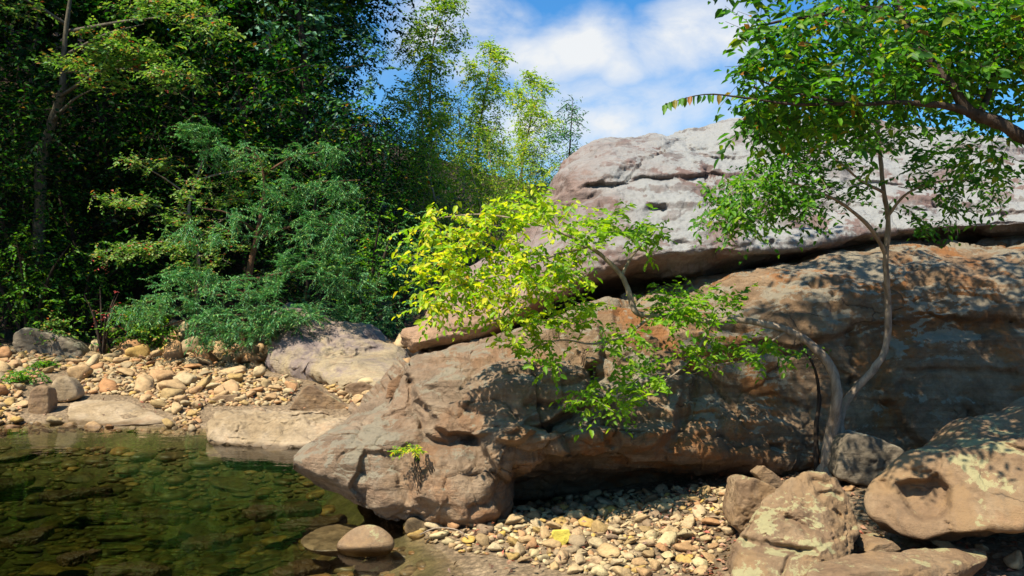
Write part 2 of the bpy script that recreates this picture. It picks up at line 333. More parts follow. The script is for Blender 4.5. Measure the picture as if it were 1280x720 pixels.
def _rbf_fit(c):
    d = np.linalg.norm(c[:, None, :2]-c[None, :, :2], axis=2); n = len(c)
    A = np.zeros((n+3, n+3)); A[:n, :n] = d+np.eye(n)*-.01; A[:n, n] = 1; A[:n, n+1:] = c[:, :2]; A[n:, :n] = A[:n, n:].T
    return np.linalg.solve(A, np.concatenate([c[:, 2], [0, 0, 0]]))
_W = _rbf_fit(GC)
def gz(x, y):
    x = np.atleast_1d(np.asarray(x, float)); y = np.atleast_1d(np.asarray(y, float)); out = np.zeros(len(x))
    for s in range(0, len(x), 20000):
        X = x[s:s+20000]; Y = y[s:s+20000]
        d = np.hypot(X[:, None]-GC[None, :, 0], Y[:, None]-GC[None, :, 1])
        out[s:s+20000] = d@_W[:-3]+_W[-3]+_W[-2]*X+_W[-1]*Y
    p = np.stack([x, y, 0*x+.5], 1)
    far = sstep(14, 24, y)
    return out+fbm(p*.9, 4)*.035*(1+far*6)+fbm(p*4, 2)*.012
def grid_axis(segs):
    r = [segs[0][0]]
    for a, b, n in segs: r += list(np.linspace(a, b, n+1)[1:])
    return np.array(r)
def ground_at(x, y): return float(gz(x, y)[0])
gx = grid_axis([(-1500, -120, 8), (-120, -30, 30), (-30, -12, 45), (-12, 5, 340), (5, 30, 60), (30, 120, 25), (120, 1500, 8)])
gy = grid_axis([(-1500, -60, 8), (-60, -2, 25), (-2, 3, 25), (3, 18, 300), (18, 40, 80), (40, 120, 40), (120, 1500, 8)])
GX, GY = np.meshgrid(gx, gy)
cl = lambda a, l: np.clip(a, -l, l)
GZ = gz(cl(GX.ravel(), 120), cl(GY.ravel(), 120))
ii = np.arange(GX.size).reshape(GX.shape)
gf = np.stack([ii[:-1, :-1], ii[:-1, 1:], ii[1:, 1:], ii[1:, :-1]], -1).reshape(-1, 4)
g = mesh_np('ground', np.stack([GX.ravel(), GY.ravel(), GZ], 1), gf, M_GROUND); tag(g, kind='structure')

# water body: one closed volume, its sides and bottom inside the ground
wx0, wx1, wy0, wy1 = -11.5, 1.2, 1.0, 12.5
bm = bmesh.new(); bmesh.ops.create_cube(bm, size=1)
for v in bm.verts: v.co = Vector(((wx0 if v.co.x < 0 else wx1), (wy0 if v.co.y < 0 else wy1), (-1.6 if v.co.z < 0 else 0)))
me = bpy.data.meshes.new('water'); bm.to_mesh(me); me.materials.append(M_WATER)
w = bpy.data.objects.new('water', me); COL.objects.link(w); tag(w, kind='structure')

# ------------------------------------------------------------ big rock: lofted
def seg_dist(pix, line):
    best = np.full(len(pix), 1e9)
    for a, b in zip(line[:-1], line[1:]):
        a = np.array(a, float); b = np.array(b, float); ab = b-a
        t = np.clip(((pix-a)@ab)/(ab@ab), 0, 1); d = np.linalg.norm(pix-(a+t[:, None]*ab), axis=1)
        best = np.minimum(best, d)
    return best
def poly_sd(pix, poly):
    d = seg_dist(pix, poly+[poly[0]]); x, y = pix[:, 0], pix[:, 1]; ins = np.zeros(len(pix), bool)
    for (x1, y1), (x2, y2) in zip(poly, poly[1:]+poly[:1]):
        c = ((y1 > y) != (y2 > y)) & (x < (x2-x1)*(y-y1)/((y2-y1) or 1e-9)+x1); ins ^= c
    return np.where(ins, d, -d)
def features(V, grooves=(), blocks=(), mask=None):
    pix = PIX(V); wob = np.stack([fbm(V*2.2+5, 3)*9, fbm(V*2.2+31, 3)*9], 1); q = pix+wob
    push = np.zeros(len(V))
    for line, w, dep in grooves:
        d = seg_dist(q, line)*(1+.5*noise(V*6)); push += .72*dep*np.exp(-(d/w)**2)
    for poly, amt, soft in blocks:
        push -= amt*sstep(-soft*.5, soft, poly_sd(q, poly))
    if mask is not None: push *= mask
    dirv = V-np.array([0, 0, H]); dirv /= np.linalg.norm(dirv, axis=1)[:, None]
    return V+dirv*push[:, None]
def grid_normals(A, closed):
    du = np.gradient(A, axis=1)
    dv = (np.roll(A, -1, 0)-np.roll(A, 1, 0)) if closed else np.gradient(A, axis=0)
    n = np.cross(du, dv); return n/(np.linalg.norm(n, axis=2)[..., None]+1e-9)
def loft(lines, px0, px1, nu, counts, sm=14):
    """lines: rings from under the front lip, up the front, over the top and down the back; entries (px, py, depth) or (px, ('z',z), depth)"""
    us = np.linspace(px0, px1, nu); R = []
    k = np.exp(-np.linspace(-2, 2, 2*sm+1)**2); k /= k.sum()
    for L in lines:
        x = [p[0] for p in L]
        zz = [(p[1][1] if isinstance(p[1], tuple) else H-(p[1]-360)/F*p[2]) for p in L]
        Z = np.interp(us, x, zz); D = np.interp(us, x, [p[2] for p in L])
        def smt(a):
            q = np.concatenate([2*a[0]-a[sm:0:-1], a, 2*a[-1]-a[-2:-sm-2:-1]]); return np.convolve(q, k, 'valid')
        Z = smt(Z); D = smt(D)
        R.append(np.stack([(us-640)/F*D, D, Z], 1))
    R = np.array(R); n = len(R); rows = []; rowt = []
    for i in range(n):
        p0, p1, p2, p3 = R[(i-1) % n], R[i], R[(i+1) % n], R[(i+2) % n]
        for j in range(counts[i]):
            t = j/counts[i]
            # tension-limited spline
            m1 = (p2-p0)*.38; m2 = (p3-p1)*.38
            l = np.linalg.norm(p2-p1, axis=1)[:, None]
            for m_ in (m1, m2):
                ml = np.linalg.norm(m_, axis=1)[:, None]+1e-9; m_ *= np.minimum(1, l*1.1/ml)
            rows.append((2*t**3-3*t*t+1)*p1+(t**3-2*t*t+t)*m1+(-2*t**3+3*t*t)*p2+(t**3-t*t)*m2); rowt.append(i+t)
    return np.array(rows), np.array(rowt), us
def loft_mesh(name, A, mat, parent):
    m, n = A.shape[:2]; idx = np.arange(m*n).reshape(m, n); nx = np.roll(idx, -1, 0)
    f = np.stack([idx[:, :-1], idx[:, 1:], nx[:, 1:], nx[:, :-1]], -1).reshape(-1, 4)
    V = A.reshape(-1, 3)
    caps = [np.stack([idx[:, 0][np.r_[1:m-1]]*0+idx[0, 0], idx[1:m-1, 0], idx[2:m, 0]], 1), np.stack([idx[1:m-1, -1]*0+idx[0, -1], idx[2:m, -1], idx[1:m-1, -1]], 1)]
    o = mesh_np(name, V, [f]+caps, mat); set_parent(o, parent); return o
def facets(p):
    """tilted plates between fractures: nearest cell centre of a jittered lattice, and the gap to the second nearest"""
    i = np.floor(p).astype(int); f1 = np.full(len(p), 9.); f2 = f1.copy(); best = np.zeros((len(p), 3)); hb = np.zeros(len(p), int)
    for dx in (-1, 0, 1):
        for dy in (-1, 0, 1):
            for dz in (-1, 0, 1):
                c = i+np.array([dx, dy, dz]); h = PERM[PERM[PERM[c[:, 0] & 255]+(c[:, 1] & 255)]+(c[:, 2] & 255)]
                q = c+.5+G3[h]*.42; d = np.linalg.norm(p-q, axis=1); n_ = d < f1
                f2 = np.where(n_, f1, np.minimum(f2, d)); f1 = np.where(n_, d, f1); best[n_] = q[n_]; hb[n_] = h[n_]
    o = p-best; g = G3[(hb*7+13) & 255]
    return (hb/255-.5)+1.05*np.sum(o*g, 1), f2-f1
def rocky(V, N, amp=1.0, fine=1.0, plate=1.0):
    d = fbm(V*.8+9, 4)*.10
    strat = V@np.array([-.10, .05, 1.]); q = np.stack([V[:, 0]*.5, V[:, 1]*.5, strat*5+fbm(V*1.0, 2)*.8], 1)
    d += np.round(fbm(q+11, 3)*4)/4*.016+fbm(q+11, 3)*.024
    r = ridged(V*1.2+np.array([0, 0, 4])+8, 3); d -= sstep(1.42, 1.68, r)*.05
    W_ = V+np.stack([fbm(V*1.6+1, 3), fbm(V*1.6+21, 3), fbm(V*1.6+41, 3)], 1)*.16
    for sc_, a_ in ((.95, .13), (2.5, .035)):
        a, e = facets(W_*np.array([.8, 1, 1.35])*sc_+sc_); d += plate*(a*a_-a_*.22*(1-sstep(0, .07, e)))
    d += fbm(V*4.2, 5, .58)*.013*fine+fbm(V*14, 3, .6)*.007*fine
    return V+N*(d*amp)[:, None]

rock = empty('sandstone_boulder', (1.5, 8.5, 0)); tag(rock, 'huge layered sandstone boulder with a pale lichen covered top rising over the pool and gravel', 'boulder')
U = [(366,586,6.75),(400,606,6.85),(480,640,6.9),(560,652,6.6),(610,640,6.75),(640,610,7.1),(700,603,7.25),(780,602,7.3),(860,600,7.35),(940,600,7.35),(1040,606,7.2),(1160,610,7.2),(1300,630,7.2),(1600,640,7.2)]
A_ = [(366,582,6.4),(378,592,6.38),(400,600,6.38),(430,616,6.32),(480,641,6.22),(520,647,6.22),(560,648,6.2),(590,652,6.2),(614,640,6.24),(632,574,6.34),(700,560,6.30),(760,558,6.33),(860,562,6.42),(940,570,6.56),(1040,585,6.80),(1160,595,6.95),(1300,600,6.9),(1600,600,7)]
B_ = [(366,578,6.36),(378,584,6.28),(400,592,6.22),(440,602,6.18),(480,616,6.12),(520,618,6.15),(560,612,6.12),(600,610,6.12),(640,545,6.24),(700,540,6.24),(740,540,6.28),(780,540,6.34),(860,545,6.46),(940,553,6.58),(1040,560,6.74),(1160,560,6.85),(1300,560,6.8),(1600,560,6.9)]
C_ = [(366,575,6.36),(378,572,6.3),(400,567,6.26),(440,562,6.3),(480,556,6.3),(520,552,6.35),(560,540,6.4),(600,530,6.4),(640,520,6.35),(700,512,6.4),(780,500,6.55),(860,482,6.72),(940,472,6.78),(1040,462,6.86),(1160,450,6.95),(1300,440,7),(1600,440,7.1)]
D_ = [(366,572,6.4),(378,562,6.42),(400,552,6.48),(440,538,6.6),(480,520,6.75),(520,492,6.75),(560,478,6.75),(640,462,6.7),(700,446,6.8),(780,420,7.05),(860,402,7.2),(940,390,7.12),(1040,372,7.15),(1160,356,7.25),(1300,340,7.3),(1600,340,7.5)]
E_ = [(366,569,6.5),(378,556,6.55),(400,544,6.65),(440,523,6.9),(480,500,7.2),(508,468,7.3),(520,452,7.4),(560,440,7.5),(600,430,7.55),(640,424,7.6),(700,402,7.8),(780,372,7.9),(860,356,8.0),(940,340,7.9),(1040,318,7.9),(1160,303,8.0),(1300,300,8.1),(1600,300,8.3)]
F_ = [(366,570,6.6),(378,558,6.7),(400,546,6.9),(440,524,7.4),(480,500,8.),(520,452,8.2),(560,438,8.6),(640,416,9.),(700,390,9.2),(780,360,9.3),(860,349,9.3),(940,336,9.3),(1040,312,9.4),(1160,297,9.5),(1300,292,9.6),(1600,292,9.8)]
G_ = [(366,585,6.8),(400,('z',.45),7.4),(480,('z',.6),9.),(560,('z',1.0),10.2),(700,('z',1.4),11.2),(900,('z',1.8),11.8),(1300,('z',1.8),12),(1600,('z',1.8),12)]
H_ = [(366,('z',.3),6.9),(400,('z',.14),7.4),(440,('z',.0),8.0),(490,('z',-.4),9.2),(560,('z',-.5),10.4),(700,('z',-.4),11.6),(900,('z',-.4),12.2),(1600,('z',-.3),12.4)]
L0 = [(366,('z',.3),6.8),(400,('z',.12),7.0),(440,('z',.0),7.1),(490,('z',-.4),7.1),(560,('z',-.5),7.05),(640,('z',-.5),7.3),(940,('z',-.4),7.6),(1040,('z',-.2),7.4),(1600,('z',-.2),7.6)]
Lb = [L0, U, A_, B_, C_, D_, E_, F_, G_, H_]
A, rt, us = loft(Lb, 366, 1600, 1150, [12, 40, 34, 60, 75, 66, 26, 10, 8, 8])
N = -grid_normals(A, True)
c = A.reshape(-1, 3).mean(0); 
if ((A[150, 600]-c)@N[150, 600]) < 0: N = -N
V = A.reshape(-1, 3); NN = N.reshape(-1, 3); RT = np.repeat(rt, A.shape[1]); UU = np.tile(us, A.shape[0])
taper = sstep(375, 520, UU)
V = V+(rocky(V, NN, 1.0, 1.0, .22+.6*(1-sstep(700, 880, UU)))-V)*(.22+.78*taper)[:, None]
front = (sstep(.6, 1.6, RT)*(1-sstep(6.6, 7.2, RT)))
grooves = [
 ([(508,480),(520,520),(530,545),(560,562),(600,556),(618,540)], 4.5, .13),
 ([(505,556),(530,585),(535,610)], 5, .07), ([(478,560),(500,590),(512,625)], 3, .04),
 ([(590,552),(640,540),(690,530),(740,500),(745,470)], 5, .09), ([(742,470),(755,520),(760,560)], 6, .10), ([(840,560),(860,520),(870,470),(860,440)], 5, .08),
 ([(820,520),(850,470),(880,440)], 5, .05), ([(1000,432),(1060,418),(1130,405),(1200,400)], 4, .10), ([(900,450),(1000,440)], 3, .04), ([(700,430),(720,455),(735,470)], 5, .07),
 ([(640,470),(700,480),(760,478)], 4, .04), ([(660,505),(676,502),(690,506)], 5, .10), ([(425,548),(440,545),(450,550)], 5, .07), ([(950,500),(1010,508),(1060,500)], 4, .05),
 ([(515,478),(560,500),(600,520),(640,520)], 5, .06), ([(840,400),(900,392),(960,380)], 3, .04), ([(1130,470),(1200,462),(1260,470)], 4, .06), ([(480,520),(500,512),(515,520)], 4, .06)]
blocks = [
 ([(500,455),(560,430),(650,450),(740,470),(760,505),(700,520),(640,555),(560,548),(520,500)], .17, 6),
 ([(592,548),(640,528),(700,540),(715,566),(680,596),(640,600),(620,585)], .24, 5),
 ([(525,568),(575,555),(620,600),(625,640),(570,655),(520,620)], .08, 9),
 ([(455,560),(500,560),(520,610),(510,650),(470,645),(440,610)], -.07, 6),
 ([(762,500),(800,470),(850,470),(845,540),(820,572),(770,565)], .13, 8),
 ([(720,420),(745,405),(755,460),(728,470)], .12, 6),
 ([(870,350),(1400,300),(1400,400),(1180,405),(1000,432),(880,440)], .08, 8),
 ([(1110,430),(1400,400),(1400,520),(1160,560),(1100,500)], .10, 10)]
V = features(V, grooves, blocks, front)
A = V.reshape(A.shape)
loft_mesh('lower_body', A, M_BODY, rock)

c0 = [(506,('z',1.25),8.6),(560,('z',1.2),9.0),(680,('z',1.4),10),(900,('z',1.7),10.2),(1600,('z',1.8),10.2)]
c1 = [(506,426,8.2),(515,440,8.0),(560,433,8.0),(613,421,8.1),(680,392,8.5),(740,366,8.55),(790,352,8.5),(870,347,8.45),(950,332,8.35),(1060,307,8.3),(1150,292,8.4),(1240,296,8.4),(1300,292,8.4),(1600,290,8.5)]
c2 = [(506,420,8.1),(515,430,7.8),(560,419,7.75),(606,409,7.8),(680,376,7.9),(740,342,7.8),(800,325,7.75),(870,313,7.75),(950,314,7.85),(1000,308,7.9),(1060,295,7.95),(1100,289,8.0),(1180,284,8.0),(1300,278,8.0),(1600,280,8.)]
c3 = [(506,417,8.15),(515,418,7.95),(560,388,8.0),(620,355,8.1),(680,320,8.1),(740,292,8.0),(800,284,7.95),(870,284,7.95),(950,284,8.05),(1060,268,8.2),(1180,258,8.25),(1300,250,8.3),(1600,250,8.3)]
c4 = [(506,414,8.3),(515,413,8.3),(560,362,8.8),(620,315,9.1),(680,265,9.1),(720,225,8.9),(760,205,8.9),(860,200,8.9),(950,198,9.0),(1060,200,9.1),(1180,200,9.2),(1300,210,9.3),(1600,225,9.3)]
c5 = [(506,413,8.5),(515,410,8.6),(545,372,9.3),(600,328,9.8),(650,288,9.9),(682,246,9.7),(698,215,9.6),(720,194,9.8),(745,180,10.0),(800,170,10.3),(850,163,10.5),(900,158,10.6),(940,154,10.6),(1000,157,10.6),(1160,158,10.7),(1200,163,10.8),(1250,175,10.8),(1300,195,10.8),(1600,230,10.8)]
c6 = [(506,('z',1.2),8.7),(545,('z',1.35),9.9),(600,('z',1.6),10.8),(682,('z',2.2),11.5),(745,('z',2.8),12.3),(900,('z',2.9),12.8),(1600,('z',2.4),13)]
c7 = [(506,('z',1.15),8.7),(545,('z',1.0),9.9),(600,('z',1.1),10.8),(700,('z',1.2),11.8),(900,('z',1.3),12.8),(1600,('z',1.3),13)]
A, rt, us = loft([c0, c1, c2, c3, c4, c5, c6, c7], 506, 1600, 1000, [10, 26, 34, 80, 80, 20, 8, 8])
N = grid_normals(A, True); c = A.reshape(-1, 3).mean(0)
if ((A[110, 600]-c)@N[110, 600]) < 0: N = -N
V = A.reshape(-1, 3); NN = N.reshape(-1, 3); RT = np.repeat(rt, A.shape[1]); UU = np.tile(us, A.shape[0])
V = rocky(V, NN, .8, 1.2, .25)
strat = V@np.array([-.04, .02, 1.]); ter = noise(np.stack([V[:, 0]*.35, V[:, 1]*.35, strat*4.5], 1)+40)
V = V+NN*((sstep(-.08, .08, ter)-.5)*.028*sstep(2.6, 3.4, RT)*sstep(700, 860, UU)*(1-sstep(6, 6.5, RT)))[:, None]
front = (sstep(1.5, 2.5, RT)*(1-sstep(5.2, 5.6, RT)))
grooves = [([(735,232),(790,226),(850,219),(905,222)], 3, .10), ([(838,184),(860,180),(880,190),(905,196)], 5, .13), ([(690,262),(720,250),(760,238)], 4, .07),
 ([(1050,238),(1110,232),(1170,240),(1280,238)], 3, .10), ([(1150,262),(1220,270),(1300,268)], 3, .07), ([(960,262),(1040,268)], 3, .05), ([(820,262),(832,258)], 6, .15), ([(845,300),(856,305)], 5, .10),
 ([(745,235),(760,228)], 7, .08), ([(870,310),(1000,300)], 3, .03), ([(800,330),(805,345)], 3, .06), ([(560,420),(600,412)], 2, .05),([(1180,190),(1290,205)],3,.08),([(1000,190),(1090,195)],3,.05)]
blocks = [([(700,215),(745,182),(860,165),(840,188),(800,200),(760,225),(715,240)], .08, 8), ([(845,186),(905,198),(960,190),(960,150),(860,150)], .07, 7), ([(1040,240),(1300,240),(1300,150),(1100,150)], -.08, 8)]
V = features(V, grooves, blocks, front)
loft_mesh('upper_slab', V.reshape(A.shape), M_CAP, rock)

# ------------------------------------------------------------ convex boulders with rounded edges
def ico(sub):
    bm = bmesh.new(); bmesh.ops.create_icosphere(bm, subdivisions=sub, radius=1)
    v = np.array([x.co[:] for x in bm.verts]); f = np.array([[q.index for q in x.verts] for x in bm.faces]); bm.free(); return v/np.linalg.norm(v, axis=1)[:, None], f
ICO = {k: ico(k) for k in (3, 4, 6, 7)}
def hull_planes(pts):
    bm = bmesh.new()
    for p in pts: bm.verts.new(p)
    bmesh.ops.convex_hull(bm, input=bm.verts[:]); bm.normal_update()
    c = pts.mean(0); pl = []
    for f in bm.faces:
        n = np.array(f.normal[:]); d = n@(np.array(f.verts[0].co[:])-c)
        if d < 0: n, d = -n, -d
        pl.append((*n, d))
    bm.free(); return np.array(pl), c
def boulder_verts(pts, sub=6, sharp=14, amp=.03, nscale=1.0, seed=0):
    pts = np.asarray(pts, float); lo, hi = pts.min(0), pts.max(0); sc = (hi-lo)/2; ce = (hi+lo)/2
    q = (pts-ce)/sc; pl, c = hull_planes(q)
    d, f = ICO[sub]; k = np.maximum(d@pl[:, :3].T, 1e-4)/np.maximum(pl[:, 3], .05)[None, :]
    r = 1/(np.sum(k**sharp, 1)**(1/sharp))
    V = (d*r[:, None]+c)*sc+ce
    N = d/sc; N /= np.linalg.norm(N, axis=1)[:, None]; s = float(sc.max())
    X = V/s*nscale+seed*7.7
    V = V+N*((fbm(X*1.3, 4)*amp*2.2+fbm(X*6, 4)*amp*.45-sstep(1.35, 1.65, ridged(X*1.6, 3))*amp*.8)*s)[:, None]
    return V, f
def boulder(name, pts, mat, label=None, cat='boulder', group=None, sub=6, sharp=14, amp=.03, nscale=1.0, seed=0, grooves=(), blocks=(), kind=None):
    V, f = boulder_verts(pts, sub, sharp, amp, nscale, seed)
    if grooves or blocks: V = features(V, grooves, blocks, (V[:, 1] < np.mean(V[:, 1])+.35*np.ptp(V[:, 1])).astype(float))
    c = V.mean(0); c[2] = V[:, 2].min(); o = mesh_np(name, V-c, f, mat); o.location = c
    return tag(o, label, cat, group, kind)
def pts_px(front, d, back=None, thick=.5, zb=None):
    """front: (px,py[,depth]) outline seen in the photo; back is the outline pulled in and set behind by thick"""
    fr = [P(p[0], p[1], p[2] if len(p) > 2 else d) for p in front]; c = np.mean(fr, 0)
    bk = [c+(q-c)*.8+np.array([0, thick, -.02]) for q in fr]
    return np.array(fr+bk)

RUB = []
boulder('potholed_boulder', [P(1075,600,5.0),P(1068,625,4.9),P(1085,655,4.75),P(1150,684,4.6),P(1290,660,4.45),P(1420,640,4.4),P(1520,560,4.6),P(1110,575,5.15),P(1155,550,5.5),P(1230,520,5.8),P(1285,496,6.0),P(1420,470,6.0),P(1560,540,5.6),P(1150,565,4.95),P(1300,560,4.7),P(1420,540,4.6),P(1140,640,6.0),P(1420,630,6.3),P(1550,600,6)],
 M_TAN, 'large tilted tan boulder with a deep round pothole in its face', sub=7, sharp=22, amp=.020, nscale=2.0, seed=2,
 blocks=[([(1118,606),(1135,600),(1170,598),(1185,612),(1186,632),(1172,648),(1150,653),(1132,640),(1124,620)], -.14, 6), ([(1093,600),(1108,604),(1112,618),(1100,612)], -.05, 4), ([(1140,588),(1165,592),(1160,598),(1140,596)], -.05, 4)],
 grooves=[([(1180,655),(1186,664)], 3, .04), ([(1106,640),(1112,660),(1122,672)], 4, .04), ([(1240,548),(1262,560),(1280,566)], 3, .05), ([(1130,592),(1150,586)], 3, .03)])
boulder('tan_boulder', [P(930,660,4.7),P(912,690,4.55),P(898,730,4.4),P(960,632,4.8),P(975,600,4.9),P(1010,588,4.95),P(1045,592,4.95),P(1055,615,4.9),P(1078,655,4.85),P(1076,690,4.7),P(1040,745,4.4),P(960,760,4.3),P(990,640,4.65),P(1030,700,4.45),P(940,650,5.4),P(1060,640,5.5),P(1000,610,5.45),P(1000,760,5.2)],
 M_TAN, 'knobbly tan boulder with yellow lichen beside the pebbles, beneath the slanting tree', sub=7, sharp=16, amp=.032, nscale=2.0, seed=5,
 grooves=[([(920,668),(950,680),(1000,690),(1018,690)], 4, .07), ([(990,650),(1005,655),(1014,668)], 4, .07), ([(1022,600),(1034,606)], 5, .06), ([(1028,622),(1040,618),(1048,622)], 4, .06), ([(975,720),(985,700),(1000,692)], 3, .05), ([(940,655),(930,680)], 3, .04), ([(1040,645),(1048,650)], 3, .05)],
 blocks=[([(900,740),(920,690),(1000,695),(1080,660),(1080,740)], .05, 5)])
boulder('long_flat_slab', [P(1005,712,4.3),P(1020,700,4.45),P(1100,690,4.6),P(1180,684,4.7),P(1235,686,4.75),P(1236,700,4.6),P(1190,705,4.4),P(1100,712,4.25),P(1010,730,4.15),P(1190,722,4.35),P(1232,712,4.6),P(1010,745,4.3),P(1190,740,4.5)],
 M_TAN, 'low flat sandstone slab with yellow lichen lying under the potholed boulder', sub=6, sharp=26, amp=.012, nscale=3, seed=8)
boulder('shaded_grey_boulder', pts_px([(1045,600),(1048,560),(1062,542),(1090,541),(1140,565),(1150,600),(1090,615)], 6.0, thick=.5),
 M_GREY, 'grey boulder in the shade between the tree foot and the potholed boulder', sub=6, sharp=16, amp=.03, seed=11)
boulder('speckled_rock', pts_px([(915,660),(918,640),(925,602),(945,596),(975,610),(960,650),(935,680)], 5.25, thick=.4),
 M_TAN, 'small speckled rock leaning behind the knobbly tan boulder', sub=6, sharp=16, amp=.05, seed=12)
boulder('pointed_tan_rock', pts_px([(943,592),(955,581),(976,597),(985,610),(960,612)], 5.5, thick=.2),
 M_TAN, 'small pointed tan rock wedged behind the knobbly tan boulder', sub=6, sharp=20, amp=.03, seed=13)
boulder('wedge_rock', pts_px([(1082,692),(1095,680),(1120,678),(1132,688),(1105,697)], 4.75, thick=.3), M_TAN, 'rounded tan rock wedged between the low slab and the potholed boulder', sub=6, sharp=12, amp=.03, seed=14)
boulder('shaded_rubble_rock', pts_px([(1236,700),(1245,690),(1262,692),(1258,712),(1240,715)], 4.9, thick=.2), M_TAN, 'small dull stone in the dark gap past the end of the low slab', sub=6, sharp=12, amp=.03, seed=15)

for k, (px, py, D, s) in enumerate([(1150,712,4.7,.07),(1210,716,4.6,.05),(1270,712,4.8,.10),(1120,722,4.4,.05),(1262,735,4.5,.08),(1090,668,5.2,.07),(1078,690,5.0,.05),(1180,700,5.0,.09),(1225,702,5.0,.06),(1060,600,6.0,.06),(1000,590,6.1,.07),(985,596,5.9,.05)]):
    RUB.append((px, py, D, s))
# far bank boulders
boulder('sloping_pale_rock', [P(325,452,14.4),P(330,415,15.3),P(352,380,16.6),P(375,378,17),P(425,398,16.5),P(462,410,16),P(500,432,15.2),P(525,452,14.5),P(520,482,12.4),P(480,490,12.0),P(430,482,12.4),P(370,466,13.4),P(400,395,18),P(500,425,18),P(340,440,18),P(440,520,13),P(520,520,13),P(340,480,14.5)],
 M_PURPLE, 'long smooth purple grey and tan rock sloping down through the far cobbles', sub=7, sharp=10, amp=.03, nscale=2.2, seed=21, grooves=[([(375,410),(420,440),(500,462)], 5, .12), ([(340,430),(380,450),(440,468)], 4, .1), ([(450,440),(480,448)], 3, .08)])
boulder('flat_waterside_slab', [P(250,528,9.9),P(256,514,10.6),P(275,509,11.2),P(400,512,11.2),P(450,520,10.8),P(440,548,9.6),P(405,560,9.3),P(330,562,9.3),P(275,556,9.5),P(250,552,9.6),P(300,523,9.9),P(420,526,9.7),P(260,575,9.8),P(420,580,9.8),P(300,530,11.4)],
 M_PALE, 'broad flat pale slab at the water edge, mirrored in the pool', 'rock slab', sub=7, sharp=9, amp=.022, nscale=2.5, seed=22, grooves=[([(365,522),(385,519),(412,519)], 2.5, .08), ([(300,536),(345,534),(400,528)], 3, .05), ([(265,530),(290,548),(350,556)], 3, .04)])
boulder('waterside_rock', [P(80,512,11.6),P(84,500,12.),P(110,497,12.2),P(160,500,12.1),P(190,512,11.6),P(215,522,11.2),P(195,531,10.9),P(120,534,10.9),P(85,528,11.1),P(90,545,11.3),P(200,540,11.3),P(120,505,12.5)],
 M_PALE, 'smooth pale rounded slab lying in the shallows by the far shore', 'rock slab', sub=6, sharp=12, amp=.014, nscale=2, seed=23)
boulder('upright_cobble', pts_px([(30,525),(32,488),(45,478),(60,482),(62,510),(58,528)], 11.5, thick=.35), M_TAN, 'tall rounded tan boulder beside the pale egg shaped one on the far shore', sub=6, sharp=8, amp=.02, seed=24)
boulder('egg_boulder', pts_px([(57,505),(55,480),(66,466),(84,468),(97,485),(100,500),(80,508)], 12.0, thick=.4), M_PALE, 'pale egg shaped boulder standing on the far cobble bar', sub=6, sharp=6, amp=.012, seed=25)
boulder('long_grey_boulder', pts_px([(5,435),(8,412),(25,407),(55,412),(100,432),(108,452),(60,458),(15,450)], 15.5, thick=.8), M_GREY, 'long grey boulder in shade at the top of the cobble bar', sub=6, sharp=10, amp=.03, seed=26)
boulder('triangular_rock', pts_px([(358,513),(378,484),(388,480),(420,498),(440,512),(400,516)], 11.4, thick=.35), M_TAN, 'triangular tan rock behind the flat pale slab', sub=6, sharp=20, amp=.02, seed=27)
boulder('block_rock', pts_px([(428,495),(430,480),(455,476),(482,492),(480,505),(455,512)], 12.0, thick=.35), M_TAN, 'blocky tan rock with a dark end between cobbles and the sloping rock', sub=6, sharp=20, amp=.03, seed=28)
boulder('flat_cobble', pts_px([(258,502),(272,494),(298,492),(297,505),(270,510)], 11.8, thick=.25), M_TAN, 'flat grey tan stone just behind the flat pale slab', sub=6, sharp=14, amp=.02, seed=29)
boulder('notched_rock', pts_px([(480,500),(484,478),(505,470),(520,450),(530,470),(520,495)], 7.4, thick=.3), M_BODY, 'small brown block jammed against the nose of the huge boulder', sub=6, sharp=18, amp=.04, seed=30)
boulder('dome_stone', [P(413,686,5.72),P(425,668,5.75),P(445,652,5.8),P(462,649,5.8),P(480,655,5.75),P(500,676,5.7),P(500,682,5.68),P(455,686,5.6),P(425,687,5.65),P(430,700,5.8),P(485,700,5.8),P(460,675,6.1),P(425,680,6.05),P(490,680,6.05)],
 M_TAN, 'smooth dome shaped stone rising out of the pool near the pebbles', 'stone', sub=6, sharp=7, amp=.006, seed=31)
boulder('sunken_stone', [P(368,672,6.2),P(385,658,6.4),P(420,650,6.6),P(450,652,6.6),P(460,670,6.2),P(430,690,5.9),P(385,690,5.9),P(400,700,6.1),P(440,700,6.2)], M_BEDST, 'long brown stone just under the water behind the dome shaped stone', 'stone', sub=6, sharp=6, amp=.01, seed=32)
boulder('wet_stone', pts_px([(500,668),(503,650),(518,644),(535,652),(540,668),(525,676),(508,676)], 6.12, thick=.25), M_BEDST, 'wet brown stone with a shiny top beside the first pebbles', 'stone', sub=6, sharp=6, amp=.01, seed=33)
boulder('yellow_stone', pts_px([(688,668),(690,662),(712,661),(716,672),(706,684),(697,684)], 5.55, thick=.1), cobble_mat('ochre_stone', [(0, (.62, .50, .08)), (1, (.62, .50, .08))]), 'bright yellow wedge shaped stone among the pebbles', 'stone', sub=6, sharp=14, amp=.02, seed=34)

